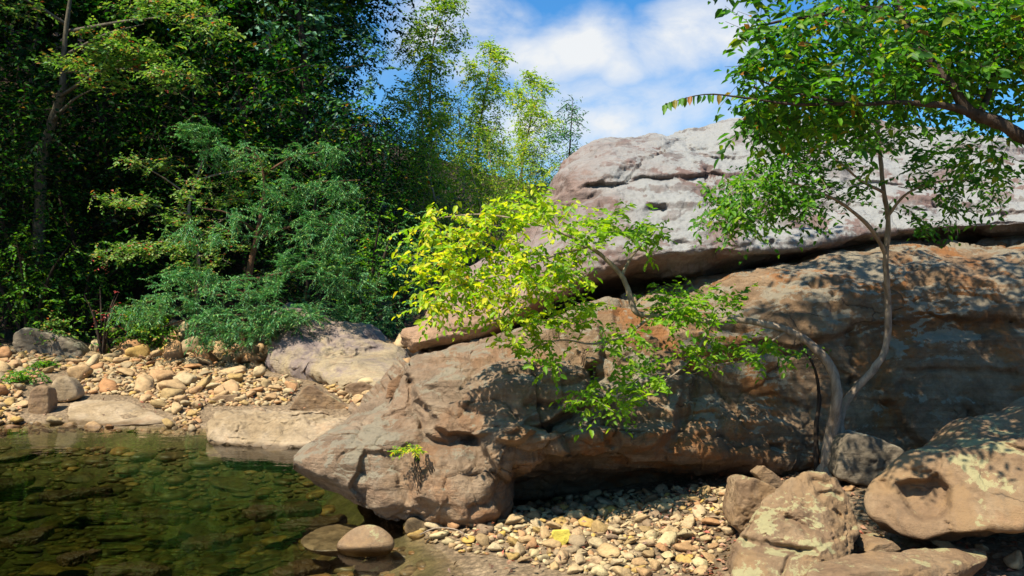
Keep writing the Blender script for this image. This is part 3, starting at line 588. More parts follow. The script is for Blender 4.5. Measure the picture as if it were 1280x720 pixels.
for k, (x0, x1, py, th, dz) in enumerate([(55,150,612,9,-.28),(298,420,632,10,-.25),(0,88,664,11,-.3),(68,128,690,7,-.25),(215,305,670,12,-.35),(345,440,650,9,-.22),(-40,40,600,8,-.3),(150,260,640,9,-.4),(120,220,705,10,-.3),(330,420,705,14,-.18)]):
    D = (H-dz)*F/(py-360); rr_ = np.random.default_rng(200+k); an = np.sort(rr_.uniform(0, 6.283, 9)); ra = rr_.uniform(.7, 1.1, 9)
    cx = ((x0+x1)/2-640)/F*D; w_ = (x1-x0)/2/F*D; l_ = th/F*D*D/(H-dz)*.75; tz = rr_.uniform(-.12, .12)
    pt = [np.array([cx+math.cos(a)*w_*q, D+math.sin(a)*l_*q+math.cos(a)*w_*q*.3, dz+math.cos(a)*tz*w_]) for a, q in zip(an, ra)]; pt += [q+np.array([0, 0, -.09]) for q in pt]
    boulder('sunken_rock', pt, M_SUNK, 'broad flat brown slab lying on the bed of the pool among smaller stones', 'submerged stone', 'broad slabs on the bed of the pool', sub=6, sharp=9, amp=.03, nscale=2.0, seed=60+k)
# ------------------------------------------------------------ cobbles
def stone_variant(k, sub=3):
    r = np.random.default_rng(100+k)
    p = r.normal(size=(11+k % 5, 3)); p /= np.linalg.norm(p, axis=1)[:, None]; p *= r.uniform(.85, 1.1, (len(p), 1)); p *= np.array([1, .72, .5])
    V, f = boulder_verts(p, sub, (7, 12, 22, 34)[k % 4], .05, 1, k); return V, f
SV = [stone_variant(k) for k in range(14)]
SM = []
for k, (v, f) in enumerate(SV):
    me = mesh_np('river_stone', v, f, M_COB, link=False).data; SM.append(me)
SMN = []
for k, (v, f) in enumerate(SV):
    SMN.append(mesh_np('shore_stone', v, f, M_COBN, link=False).data)
SMB = []
for k, (v, f) in enumerate(SV[:6]):
    SMB.append(mesh_np('bed_stone', v, f, M_BEDST, link=False).data)
for o in list(bpy.data.objects):
    if o.name.startswith(('river_stone', 'shore_stone', 'bed_stone')): bpy.data.objects.remove(o)
def in_poly(px, py, poly): return poly_sd(np.array([[px, py]], float), poly)[0] > 0
def scatter(region, ydr, sizes, seed, gap=.8, tries=40000, maxn=1500, avoid=()):
    """dart throwing on the ground inside the area the photo shows gravel in, larger stones first"""
    r = random.Random(seed); out = []; cell = {}
    n = 0; cs = .25
    pts = []
    xs = [p[0] for p in region]; ys = [p[1] for p in region]
    while len(pts) < tries:
        px = r.uniform(min(xs), max(xs)); D = r.uniform(*ydr); pts.append(((px-640)/F*D, D))
    pa = np.array(pts); z = gz(pa[:, 0], pa[:, 1]); q = PIX(np.stack([pa[:, 0], pa[:, 1], z], 1)); ok = poly_sd(q, region) > 0
    for av in avoid: ok &= poly_sd(q, av) < 0
    pa = pa[ok]; z = z[ok]; m = len(pa)
    for i in range(m):
        t = i/m; s = sizes(t, r)
        x, y = pa[i]; bad = False; cx, cy = int(x//cs), int(y//cs); R = 3
        for a in range(cx-R, cx+R+1):
            for b in range(cy-R, cy+R+1):
                for (X, Y, Q) in cell.get((a, b), ()):
                    if (X-x)**2+(Y-y)**2 < ((Q+s)*gap)**2: bad = True; break
                if bad: break
            if bad: break
        if bad: continue
        cell.setdefault((cx, cy), []).append((x, y, s)); out.append((x, y, z[i], s))
        if len(out) >= maxn: break
    return out
def rot_for(r): return (r.gauss(0, .28), r.gauss(0, .28), r.uniform(0, 6.28))
def place_stones(lst, n_ind, meshes, name, label, cat, group, stuffname, mat, seed, sink=.15):
    r = random.Random(seed)
    lst = sorted(lst, key=lambda s: -s[3]/s[1])
    for (x, y, z, s) in lst[:n_ind]:
        o = bpy.data.objects.new(name, r.choice(meshes)); COL.objects.link(o)
        hz = r.uniform(.6, 1.1)
        o.location = (x, y, z+s*.5*hz*(1-sink*2)); o.rotation_euler = rot_for(r); o.scale = (s, s*r.uniform(.8, 1.2), s*hz); tag(o, label, cat, group)
    rest = lst[n_ind:]
    if rest:
        Vs = []; Fs = []; A = []; n = 0
        lv = [boulder_verts(np.array(v)[::9], 3, 8, .03, 1, k) for k, (v, f) in enumerate(SV[:6])]
        base = ICO[3]
        d2, f2 = ico(2)
        low = [(V_, f_) for (V_, f_) in lv]
        from itertools import cycle
        for (x, y, z, s) in rest:
            k = r.randrange(6); V_, f_ = low[k]
            if s/y*F < 6: V_ = LOWV[k]; f_ = f2
            e = Matrix.Rotation(r.uniform(0, 6.28), 3, 'Z')@Matrix.Rotation(r.gauss(0, .3), 3, 'X')@Matrix.Rotation(r.gauss(0, .3), 3, 'Y')
            W = (V_*np.array([s, s*r.uniform(.8, 1.2), s*r.uniform(.7, 1.2)]))@np.array(e).T+np.array([x, y, z+s*.28])
            Vs.append(W); Fs.append(f_+n); n += len(W); A.append(np.full(len(f_), r.random()))
        o = mesh_np(stuffname, np.vstack(Vs), np.vstack(Fs), mat, True, None, {'rnd': np.concatenate(A)}); tag(o, kind='stuff')
_d2, _f2 = ico(2); LOWV = []
for k in range(6):
    rr = np.random.default_rng(k+50); LOWV.append(_d2*np.array([1, .75, .55])*(1+.12*noise(_d2*1.7+k*5)[:, None]*2))
far_poly = [(-60,548),(-60,425),(60,440),(120,440),(200,430),(330,440),(420,462),(480,470),(520,470),(520,500),(470,520),(430,530),(240,545),(100,540)]
far = scatter(far_poly, (10.2, 18.5), lambda t, r: (r.uniform(.18, .28) if t < .001 else r.uniform(.10, .17) if t < .009 else r.uniform(.055, .11) if t < .12 else r.uniform(.026, .055)), 5, .6, 150000, 7000, avoid=[[(78,535),(76,500),(110,492),(165,495),(222,522),(200,540)],[(26,528),(28,482),(48,470),(90,462),(104,488),(100,512),(60,532)],[(246,560),(250,508),(400,506),(455,518),(440,560)],[(352,516),(376,478),(390,474),(445,512)],[(326,470),(330,430),(350,385),(520,450),(516,484),(400,484)]])
place_stones(far, 150, SM, 'river_cobble', 'rounded tan cobble lying among many on the sunlit far gravel bar', 'cobble', 'tan cobbles on the far gravel bar', 'gravel', M_COB, 1)
up_poly = [(120,452),(150,415),(260,405),(340,420),(350,470),(280,462),(200,452)]
near_poly = [(505,668),(540,650),(620,642),(700,625),(800,615),(905,610),(930,640),(905,680),(880,725),(780,728),(690,712),(620,694),(570,690)]
near = scatter(near_poly, (4.9, 8.0), lambda t, r: (r.uniform(.07, .10) if t < .008 else r.uniform(.045, .075) if t < .14 else r.uniform(.022, .045) if t < .5 else r.uniform(.010, .022)), 9, .66, 90000, 4000)
place_stones(near, 150, SMN, 'shore_pebble', 'pale rounded pebble lying among many below the huge boulder', 'pebble', 'pale pebbles below the huge boulder', 'gravel', M_COBN, 2, .2)
# angular shaded rocks at the forest edge
r = random.Random(4)
upl = scatter([(110,450),(140,412),(260,400),(350,412),(420,470),(300,462),(200,452)], (14.5, 19.5), lambda t, r: (r.uniform(.25, .42) if t < .1 else r.uniform(.1, .25)), 31, .7, 1500, 60)
for (x, y, z, s) in upl:
    o = bpy.data.objects.new('mossy_rock', r.choice(SM)); COL.objects.link(o); o.location = (x, y, z+s*.25); o.rotation_euler = rot_for(r); o.scale = (s, s*.9, s*1.1)
    tag(o, 'dull brown rock in the half shade where cobbles meet the forest edge', 'rock', 'dull rocks along the forest edge')
r = random.Random(14)
pile = [(497,15.5,0,.42),(515,15.8,.0,.45),(480,15.2,0,.36),(503,15.2,.3,.3),(470,15.8,0,.36),(522,15.0,.25,.3),(488,14.6,0,.26),(508,14.2,0,.3)]
for (px, D, dz, s) in pile:
    x = (px-640)/F*D; o = bpy.data.objects.new('stacked_rock', r.choice(SM)); COL.objects.link(o); o.location = (x, D, ground_at(x, D)+dz+s*.3); o.rotation_euler = rot_for(r); o.scale = (s, s, s)
    tag(o, 'brown rock in the heap behind the nose of the huge boulder', 'rock', 'brown rocks heaped behind the huge boulder')
for (px, py, D, s) in RUB:
    x = (px-640)/F*D; o = bpy.data.objects.new('rubble_stone', r.choice(SM)); COL.objects.link(o); o.location = (x, D, ground_at(x, D)+s*.3); o.rotation_euler = rot_for(r); o.scale = (s, s, s)
    tag(o, 'dull tan stone lying in leaf litter round the potholed boulder', 'stone', 'loose stones round the potholed boulder')
# submerged stones
sub_poly = [(-80,560),(240,560),(380,590),(430,660),(520,690),(600,760),(-80,760)]
def bedsz(t, r): return r.uniform(.22, .40) if t < .0015 else r.uniform(.10, .2) if t < .02 else r.uniform(.05, .10) if t < .2 else r.uniform(.03, .055)
bed = scatter(sub_poly, (4.2, 11), bedsz, 12, .66, 60000, 4200)
r = random.Random(8)
bed = sorted(bed, key=lambda s: -s[3]/s[1])
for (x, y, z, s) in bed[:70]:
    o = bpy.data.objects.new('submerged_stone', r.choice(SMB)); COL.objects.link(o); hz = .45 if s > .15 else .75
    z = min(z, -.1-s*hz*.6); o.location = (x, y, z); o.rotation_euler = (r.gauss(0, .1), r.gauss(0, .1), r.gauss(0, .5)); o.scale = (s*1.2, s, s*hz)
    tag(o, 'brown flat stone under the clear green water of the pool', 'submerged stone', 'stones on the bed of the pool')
Vs = []; Fs = []; At = []; n = 0
for (x, y, z, s) in bed[70:]:
    k = r.randrange(6); W = LOWV[k]*np.array([s*1.2, s, s*.6]); a = r.uniform(0, 6.28); R = np.array([[math.cos(a), -math.sin(a), 0], [math.sin(a), math.cos(a), 0], [0, 0, 1]])
    W = W@R.T+np.array([x, y, min(z, -.06)]); Vs.append(W); Fs.append(_f2+n); n += len(W); At.append(np.full(len(_f2), r.random()))
tag(mesh_np('bed_gravel', np.vstack(Vs), np.vstack(Fs), M_BEDST, True, None, {'rnd': np.concatenate(At)}), kind='stuff')

# ------------------------------------------------------------ trees
def unit(v): return v/(np.linalg.norm(v)+1e-9)
class Tree:
    """limbs given as paths; twigs grow from the nearest wood to every target point; leaves sit along the twigs"""
    def __init__(s, seed):
        s.r = np.random.default_rng(seed); s.nodes = []; s.nrad = []; s.limbs = []; s.tw = Tubes(); s.lp = []; s.ld = []; s.ln = []; s.ls = []
    def limb(s, path, rad, n=6, sides=8, name='limb'):
        p, r = smooth_path(path, rad, n); s.limbs.append((name, p, r, sides)); s.nodes += list(p[1:]); s.nrad += list(r[1:]); return p
    def grow(s, targets, size, nleaf=9, twlen=.35, rtwig=.004, droop=.25, spread=1.0, order='dist', flat=.6, sides=4, step=.18, frond=False):
        T = np.asarray(targets); nodes = np.array(s.nodes); 
        if len(T) == 0: return
        dmin = np.min(np.linalg.norm(T[:, None]-nodes[None, ::max(1, len(nodes)//200)], axis=2), axis=1); T = T[np.argsort(dmin)]
        cap = np.zeros((len(nodes)+len(T)*12, 3)); cap[:len(nodes)] = nodes; rad = np.zeros(len(cap)); rad[:len(nodes)] = s.nrad; cnt = len(nodes)
        for t in T:
            d = np.linalg.norm(cap[:cnt]-t, axis=1)+np.maximum(0, (cap[:cnt, 2]-t[2]))*.3; i = int(np.argmin(d)); b = cap[i]; L = np.linalg.norm(t-b)
            if L < 1e-3: continue
            k = int(min(11, max(2, L/step))); u = np.linspace(0, 1, k+1)[:, None]
            wob = s.r.normal(size=3)*L*.10; path = b*(1-u)+t*u+np.sin(u*math.pi)*(wob+np.array([0, 0, L*.10]))
            r0 = min(rad[i]*.6, rtwig*(1+L*1.6)); rr = np.linspace(r0, rtwig*.5, k+1)
            s.tw.add(path, rr, sides)
            m = min(k, len(cap)-cnt); cap[cnt:cnt+m] = path[1:m+1]; rad[cnt:cnt+m] = rr[1:m+1]; cnt += m
            # leafy end of the twig
            dr = unit(path[-1]-path[0]+np.array([0, 0, -droop*L])+s.r.normal(size=3)*.25*L); side = unit(np.cross(dr, [0, 0, 1.])+1e-6)
            n = max(3, int(nleaf*s.r.uniform(.7, 1.3))); q = np.linspace(-.55, .5, n)[:, None]*twlen
            pos = path[-1]+dr*q+np.array([0, 0, -1])*(droop*np.maximum(q, 0)**2/twlen)
            alt = np.where(np.arange(n) % 2 == 0, 1, -1)[:, None]
            ldir = dr*s.r.uniform(.35, .8, (n, 1))+side*alt*spread+s.r.normal(size=(n, 3))*.22+np.array([0, 0, -droop])
            nor = np.array([0, 0, 1.])*flat+s.r.normal(size=(n, 3))*(1-flat)*.8+SUN*.25
            s.lp.append(pos); s.ld.append(ldir); s.ln.append(nor); s.ls.append(size*s.r.uniform(.45, 1.25, n))
            if twlen > .15: s.tw.add(np.vstack([path[-1], path[-1]+dr*twlen*.45]), [rtwig*.5, rtwig*.3], 3)
    def build(s, name, loc, label, cat, bark, leaf, group=None, width=.5, detailed=False, rnd_bias=None, crown='foliage', curl=.12):
        root = empty(name, loc); tag(root, label, cat, group)
        seen = {}
        for nm, p, r, sd in s.limbs:
            t = Tubes(); t.add(p, r, sd, .09); o = t.build(nm, bark); set_parent(o, root)
        if s.tw.v: o = s.tw.build('twigs' if False else 'branch', bark); set_parent(o, root)
        pos = np.vstack(s.lp); n = len(pos)
        rnd = s.r.random(n) if rnd_bias is None else np.clip(rnd_bias(pos, s.r.random(n)), 0, 1)
        o = leaf_mesh(crown, pos, np.vstack(s.ld), np.vstack(s.ln), np.concatenate(s.ls), leaf, None, width, detailed, rnd, curl); set_parent(o, root)
        return root
def blob(r, n, px, py, D, rx, ry, rd, shell=.3):
    """points inside an ellipsoid seen at (px,py) at distance D, radii rx, ry in photo pixels, rd in metres"""
    v = r.normal(size=(n, 3)); v /= np.linalg.norm(v, axis=1)[:, None]; v *= (r.random((n, 1))**(1/3.))*(1-shell)+shell*r.random((n, 1))**.2
    c = P(px, py, D); return c+v*np.array([rx/F*D, rd, ry/F*D])

# --- slanting two stemmed tree in front of the boulder, bright leaves
foot = P(1033, 580, 6.35)
foot[2] = gz(foot[0], foot[1])[0]-.05
t = Tree(1)
main = [foot, P(1040,540,6.30), P(1046,500,6.20), P(1040,462,6.21), P(1015,432,6.22), P(985,413,6.23), P(950,404,6.24), P(918,400,6.24), P(890,402,6.24), P(850,398,6.25), P(815,394,6.20)]
t.limb(main, [.080,.050,.038,.033,.029,.026,.023,.021,.019,.017,.014], 5, 9, 'trunk')
t.limb([P(815,394,6.20),P(795,390,6.15),P(787,368,6.15),P(777,345,6.15),P(755,322,6.10),P(735,308,6.05),P(700,290,6.00),P(650,275,5.95),P(600,268,5.95),P(550,272,5.95)], [.02,.022,.021,.018,.015,.012,.010,.007,.005,.003], 5, 7)
t.limb([P(735,308,6.05),P(690,320,5.85),P(640,340,5.80),P(580,355,5.75),P(530,375,5.75)], [.012,.010,.008,.006,.003], 4, 6)
t.limb([P(777,345,6.15),P(790,320,6.25),P(810,300,6.24),P(822,285,6.24)], [.014,.010,.006,.003], 4, 6)
t.limb([P(815,394,6.20),P(780,420,6.05),P(740,430,5.95),P(700,425,5.85),P(650,440,5.85)], [.012,.009,.008,.005,.003], 4, 6)
t.limb([P(890,402,6.24),P(870,440,6.15),P(840,470,6.05),P(800,490,6.00),P(760,500,5.95)], [.012,.009,.006,.004,.003], 4, 6)
t.limb([P(985,413,6.23),P(960,430,6.24),P(940,450,6.25),P(900,455,6.15),P(860,470,6.15)], [.01,.008,.006,.004,.002], 4, 6)
r = t.r; T = []
for b in [(640,270,5.92,45,20,.3,34),(560,285,5.92,60,18,.35,34),(690,262,5.25,40,18,.3,20),(520,335,5.82,28,22,.25,16),(600,320,5.82,75,28,.4,66),(690,330,5.92,60,28,.4,40),(580,365,5.72,60,20,.35,44),(545,385,5.72,34,10,.25,16),
          (660,365,5.72,50,18,.3,20),(770,285,6.12,45,22,.35,30),(805,300,6.32,30,20,.3,16),(730,290,6.02,35,22,.3,20),(715,375,5.92,38,16,.3,16),(640,395,5.82,40,16,.3,18),(700,408,5.82,60,16,.3,26),(660,440,5.82,36,14,.25,16),
          (680,460,5.82,20,14,.2,8),(780,440,6.02,35,22,.3,20),(845,380,6.22,45,20,.3,34),(890,375,6.32,40,16,.3,18),(850,410,6.12,50,14,.3,22),(760,505,5.92,45,18,.3,24),(810,480,6.02,40,18,.3,22),(900,452,6.12,50,12,.3,26),(950,447,6.22,32,12,.25,16),(745,520,5.92,26,9,.2,8),(790,515,5.92,20,8,.2,6)]:
    T.append(blob(r, int(b[6]*(.82 if b[1] < 400 else .75)), b[0], b[1]-(10 if b[1] > 400 else 0), *b[2:6]))
t.grow(np.vstack(T), .054, 16, .31, .003, droop=.22, spread=.9, flat=.55)
for a_, l_ in ((-2.9, .28), (-1.9, .34), (-.7, .26), (.3, .2)):
    e_ = foot+np.array([math.cos(a_)*l_, math.sin(a_)*l_, 0]); e_[2] = ground_at(e_[0], e_[1])-.03; m_ = (foot+e_)/2+np.array([.02, 0, .05])
    t.limb([foot+np.array([0, 0, .16]), m_, e_], [.04, .032, .012], 4, 6, 'root')
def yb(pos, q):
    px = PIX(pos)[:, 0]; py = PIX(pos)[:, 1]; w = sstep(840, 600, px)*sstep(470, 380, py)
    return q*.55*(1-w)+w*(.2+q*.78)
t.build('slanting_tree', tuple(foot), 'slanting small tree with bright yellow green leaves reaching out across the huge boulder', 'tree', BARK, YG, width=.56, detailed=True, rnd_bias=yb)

# --- upright sapling
t = Tree(2); foot2 = P(1050, 578, 6.3); foot2[2] = gz(foot2[0], foot2[1])[0]-.05
t.limb([foot2, P(1048,545,6.3), P(1052,512,6.3), P(1072,484,6.25), P(1095,458,6.2), P(1108,430,6.2), P(1110,380,6.15), P(1107,330,6.1), P(1109,300,6.1), P(1110,270,6.1), P(1104,235,6.1), P(1100,190,6.1), P(1096,150,6.05), P(1090,90,6.0), P(1085,20,6.0), P(1080,-50,6.0)],
 [.065,.040,.031,.028,.026,.024,.022,.020,.019,.017,.015,.013,.014,.011,.008,.005], 5, 8, 'trunk')
t.limb([P(1107,318,6.1),P(1092,290,6.0),P(1070,268,5.9),P(1045,250,5.8),P(1010,235,5.7),P(970,225,5.6),P(920,225,5.6)], [.017,.014,.012,.010,.008,.005,.003], 4, 6)
t.limb([P(1104,240,6.1),P(1075,225,5.9),P(1045,200,5.8),P(1000,180,5.7)], [.012,.009,.006,.003], 4, 6)
t.limb([P(1110,270,6.1),P(1130,245,6.0),P(1160,230,5.9),P(1200,225,5.8),P(1240,235,5.7)], [.012,.009,.007,.005,.003], 4, 6)
t.limb([P(1100,190,6.1),P(1070,160,5.9),P(1030,140,5.8),P(980,130,5.7)], [.010,.008,.006,.003], 4, 6)
r = t.r; T = []
for b in [(930,250,5.6,48,30,.4,60),(900,275,5.6,30,15,.3,18),(975,225,5.7,50,30,.4,60),(1000,265,5.7,40,20,.4,26),(940,290,5.6,30,10,.3,8),(1040,190,5.8,60,30,.5,50),(1000,150,5.8,55,40,.5,66),(1100,150,6.0,70,40,.6,56),(1060,240,5.9,60,22,.4,24),
          (1180,215,5.9,50,30,.4,34),(1215,245,5.8,40,25,.4,26),(1190,180,5.9,60,30,.5,34),(1150,275,5.9,60,14,.4,14),(1050,60,6.0,80,60,.7,60),(1130,20,6.1,80,60,.7,50),(1080,-60,6.0,110,60,.9,90)]:
    T.append(blob(r, b[6], *b[:6]))
t.grow(np.vstack(T), .050, 12, .28, .003, droop=.2, spread=.9, flat=.6)
for a_, l_ in ((-2.2, .25), (-1.2, .3), (-.2, .26)):
    e_ = foot2+np.array([math.cos(a_)*l_, math.sin(a_)*l_, 0]); e_[2] = ground_at(e_[0], e_[1])-.03; m_ = (foot2+e_)/2+np.array([.02, 0, .05])
    t.limb([foot2+np.array([0, 0, .14]), m_, e_], [.034, .026, .010], 4, 6, 'root')
def gb(pos, q):
    px = PIX(pos)[:, 0]; return q*.8+.15*sstep(1040, 900, px)
t.build('upright_sapling', tuple(foot2), 'slender upright sapling with a bent stem standing before the shaded face of the huge boulder', 'tree', BARK, GRN, width=.55, detailed=True, rnd_bias=gb)
# thin stem at the foot
t = Tree(3); f3 = P(1022, 580, 6.45); f3[2] = gz(f3[0], f3[1])[0]-.05
t.limb([f3, P(1020,540,6.45), P(1024,500,6.45), P(1018,460,6.4), P(1000,430,6.4)], [.022,.018,.015,.01,.004], 4, 6, 'trunk')
t.grow(blob(t.r, 6, 1005, 440, 6.4, 20, 14, .1), .05, 6, .15, .002)
t.build('thin_stem', tuple(f3), 'thin dark dead stem rising beside the foot of the slanting tree', 'stem', BARKD, GRN, width=.5)

# --- overhanging tree, rooted outside the frame
t = Tree(4); f4 = np.array([3.9, 4.4, 0.3]); f4[2] = gz(f4[0], f4[1])[0]-.1
t.limb([f4, (3.75,4.4,1.1), (3.4,4.4,1.8), P(1380,225,4.3), P(1320,190,4.3), P(1280,172,4.3), P(1245,152,4.3), P(1213,140,4.3), P(1190,108,4.3), P(1165,80,4.35), P(1145,58,4.4), P(1130,20,4.45), P(1100,-60,4.6), P(1080,-160,4.8), P(1060,-300,5.1)],
 [.10,.07,.05,.04,.035,.032,.029,.027,.023,.021,.019,.017,.015,.013,.008], 5, 10, 'trunk')
t.limb([P(1213,140,4.3),P(1180,132,4.25),P(1150,130,4.2),P(1120,128,4.15),P(1070,130,4.1),P(1010,120,4.1),P(960,105,4.15),P(925,85,4.2)], [.022,.018,.015,.011,.009,.006,.004,.002], 4, 7)
t.limb([P(1225,143,4.3),P(1238,110,4.4),P(1245,60,4.5),P(1238,0,4.6),P(1240,-100,4.8),P(1230,-220,5.2)], [.02,.016,.014,.012,.009,.005], 4, 7)
t.limb([P(1130,20,4.45),P(1080,10,4.4),P(1020,20,4.3),P(960,30,4.3),P(930,50,4.3)], [.02,.014,.009,.006,.003], 4, 6)
t.limb([P(1070,130,4.1),P(990,130,4.1),P(930,122,4.1),P(880,118,4.1),P(832,130,4.1)], [.008,.007,.005,.003,.0015], 4, 5)
t.limb([P(1100,-60,4.6),P(1000,-110,5.0),P(950,-160,5.6),P(900,-200,6.2)], [.02,.015,.01,.005], 4, 6)
t.limb([P(1240,-100,4.8),P(1300,-160,5.2),P(1350,-220,5.8)], [.012,.009,.005], 4, 6)
r = t.r; T = []
for b in [(1000,50,4.4,65,45,.5,75),(1060,100,4.3,80,45,.5,60),(960,100,4.3,40,40,.4,30),(930,60,4.3,25,28,.3,12),(1120,40,4.5,80,50,.6,70),(1200,40,4.5,80,50,.6,70),(1260,110,4.6,60,50,.5,44),(1150,100,4.5,70,35,.5,44),(1255,30,4.7,50,50,.6,40),
          (1000,130,4.4,50,30,.4,30),(1090,150,4.5,60,20,.4,20),(1200,80,4.6,80,45,.5,70),(1260,60,4.6,45,55,.5,50),(960,150,4.5,45,25,.4,30),(1040,165,4.6,50,20,.4,20),(1200,10,4.8,90,30,.6,50),(1230,190,4.8,50,20,.4,10),(1270,210,4.9,20,10,.3,4)]:
    T.append(blob(r, int(b[6]*.9), *b[:6]))
t.grow(np.vstack(T), .062, 11, .30, .003, droop=.25, spread=.9, flat=.5)
T = [blob(r, b[6], *b[:6]) for b in [(1000,-90,5.2,130,70,.8,90),(1150,-120,5.2,160,80,.9,110),(1080,-220,5.6,220,90,1.0,130),(900,-190,6.2,110,70,.7,60),(1330,-200,5.8,120,90,.8,60)]]
t.grow(np.vstack(T), .10, 8, .32, .004, droop=.3, spread=.9, flat=.5)
px_ = r.uniform(868, 1320, 285); py_ = r.uniform(325, 590, 285); k_ = (px_-868)/60 > (py_-590)/-265*0+np.where(py_ < 350, .9, 0)
HT = np.array([P(a, b, 6.95) for a, b in zip(px_[k_], py_[k_])]); HT = HT+SUN*((6.9-HT[:, 2:3])/SUN[2]+r.uniform(-1.2, 1.0, (len(HT), 1)))  # unseen high leaves, set sunward of the rock face to shade it
up0 = P(1060,-300,5.1); ce = HT.mean(0)
t.limb([up0, (up0+ce)/2+np.array([0, .1, .3]), ce, ce+np.array([-.8, 0, .2])], [.022,.018,.012,.005], 5, 6)
t.grow(HT, .10, 9, .32, .004, droop=.3, spread=.9, flat=.5)
# drooping spray with paired leaves against the sky
q0 = [P(x, y, 4.1) for x, y in [(905,118),(880,118),(858,121),(840,126),(828,132)]]
pp, _ = smooth_path(q0, [1]*5, 4); n = len(pp); dr = np.gradient(pp, axis=0)
alt = np.where(np.arange(n) % 2 == 0, 1, -1)[:, None]
t.lp.append(pp); t.ld.append(dr*12*.3+np.array([[0, 0, -1.]])*.6+alt*np.array([[.1, .5, .25]])+r.normal(size=(n, 3))*.1); t.ln.append(r.normal(size=(n, 3))*.3+np.array([0, -.8, .5])); t.ls.append(np.full(n, .055))
t.build('overhanging_tree', tuple(f4), 'leafy green tree whose dark crooked limb hangs over the top of the huge boulder', 'tree', BARKD, GRNO, width=.5, detailed=True)

# --- generic forest trees (built once, copied)
def forest_tree(name, seed, h, cr, base, leafmat, size, nt, bark, label, cat='tree', group=None, nleaf=10, twl=.9, slim=1.0, width=.55, lean=.3, rt=.16, flat=.6, layers=False, droop=.25, gaps=.55, loc=(0, 0, 0)):
    t = Tree(seed); r = t.r
    tr = [np.array([0, 0, -.3]), np.array([r.normal()*.1, r.normal()*.1, h*.25]), np.array([r.normal()*lean*.4, r.normal()*lean*.4, h*.5]), np.array([r.normal()*lean, r.normal()*lean, h*.78]), np.array([r.normal()*lean, r.normal()*lean, h*.98])]
    p = t.limb(tr, [rt, rt*.8, rt*.6, rt*.35, rt*.1], 8, 7, 'trunk')
    T = []; nb = max(9, int(h*1.5))
    for i in range(nb):
        u = (i+.5)/nb; z = base+(h-base)*u; k = int(min(len(p)-1, np.searchsorted(p[:, 2], z*.93))); a = i*2.4+r.normal()*.4
        prof = (math.sin(min(1, (1-u)*1.25+.12)*math.pi*.5) if layers else math.sin(math.pi*(u*.82+.14))**.7)*r.uniform(gaps, 1.1)
        R = cr*prof*slim; e = p[k]+np.array([math.cos(a)*R, math.sin(a)*R, (R*.25 if not layers else -R*.12)])
        e[2] = z+ (0 if layers else R*.2)
        mid = (p[k]+e)/2+np.array([0, 0, R*.12])
        t.limb([p[k], mid, e], [rt*.28*(1-u*.6), rt*.16*(1-u*.5), .008], 4, 5, 'limb_')
        c = p[k]*.35+e*.65; m = int(nt/nb*max(.3, prof))
        v = r.normal(size=(m, 3)); v /= np.linalg.norm(v, axis=1)[:, None]; v *= r.random((m, 1))**.45
        if not layers: v = v[noise(v*2.1+seed+i*3.7) > -.12]
        T.append(c+v*np.array([R*.62+.15, R*.62+.15, (R*.16+.1 if layers else R*.42+.25)]))
    t.grow(np.vstack(T), size, nleaf, twl, .008, droop=droop, flat=flat, sides=3, step=.8)
    # all limbs of a far tree are one part
    tub = Tubes(); keep = []
    for nm, pp, rr, sd in t.limbs:
        if nm == 'trunk': keep.append((nm, pp, rr, sd))
        else: t.tw.add(pp, rr, 4)
    t.limbs = keep
    return t.build(name, loc, label, cat, bark, leafmat, group, width=width)

def place(proto, spots, label=None, group=None, first=[None], rs=0):
    rr = random.Random(rs)
    for i, sp in enumerate(spots):
        px, D, s = sp[:3]; x = (px-640)/F*D; z = ground_at(x, D)-.1; lab = sp[3] if len(sp) > 3 else label
        if i == 0:
            proto.location = (x, D, z); proto.rotation_euler = (0, 0, rr.uniform(0, 6.28)); proto.scale = (s, s, s)
            if lab: proto['label'] = lab
            if group: proto['group'] = group
        else: copy_tree(proto, (x, D, z), rr.uniform(0, 6.28), s, lab, group)

GF = 'dark trees of the dense forest on the slope'; LF = 'tall dark green broadleaf tree in the dense shaded forest on the slope'
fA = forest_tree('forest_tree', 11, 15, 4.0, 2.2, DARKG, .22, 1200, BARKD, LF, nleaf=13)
place(fA, [(60,22,1.0),(-60,24,1.1),(190,25,1.1),(300,24,1.05),(120,30,1.2),(330,28,1.0),(260,33,1.2),(-160,20,1.0),(0,34,1.2),(300,37,1.15),(90,40,1.3),(220,42,1.3),(-90,36,1.3),(360,44,1.1),(160,31,1.2),(40,28,1.2),(240,27,1.1),(350,27,.8),(362,33,.95),(366,40,1.1),(330,31,1.05),(-550,13.5,1.15),(-380,16.2,1.2),(-250,18.5,1.15)], LF, GF, rs=1)  # last three stand out of view, added to cast shade on the forest
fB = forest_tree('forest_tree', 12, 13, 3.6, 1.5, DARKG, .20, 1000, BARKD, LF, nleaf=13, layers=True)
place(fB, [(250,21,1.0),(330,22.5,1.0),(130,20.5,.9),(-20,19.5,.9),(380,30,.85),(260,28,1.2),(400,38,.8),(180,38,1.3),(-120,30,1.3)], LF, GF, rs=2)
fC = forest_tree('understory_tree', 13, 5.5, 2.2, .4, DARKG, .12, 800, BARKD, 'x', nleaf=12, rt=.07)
place(fC, [(70,18,1.0),(150,19,.9),(0,17.2,.9),(320,20,1.1),(410,20,.9),(440,22,.8),(-60,17,1),(230,19.6,1.0),(470,24,.7),(500,27,.7),(380,18.6,.7)], 'low dark green understory tree among the trunks at the forest edge', 'low trees at the forest edge', rs=3)
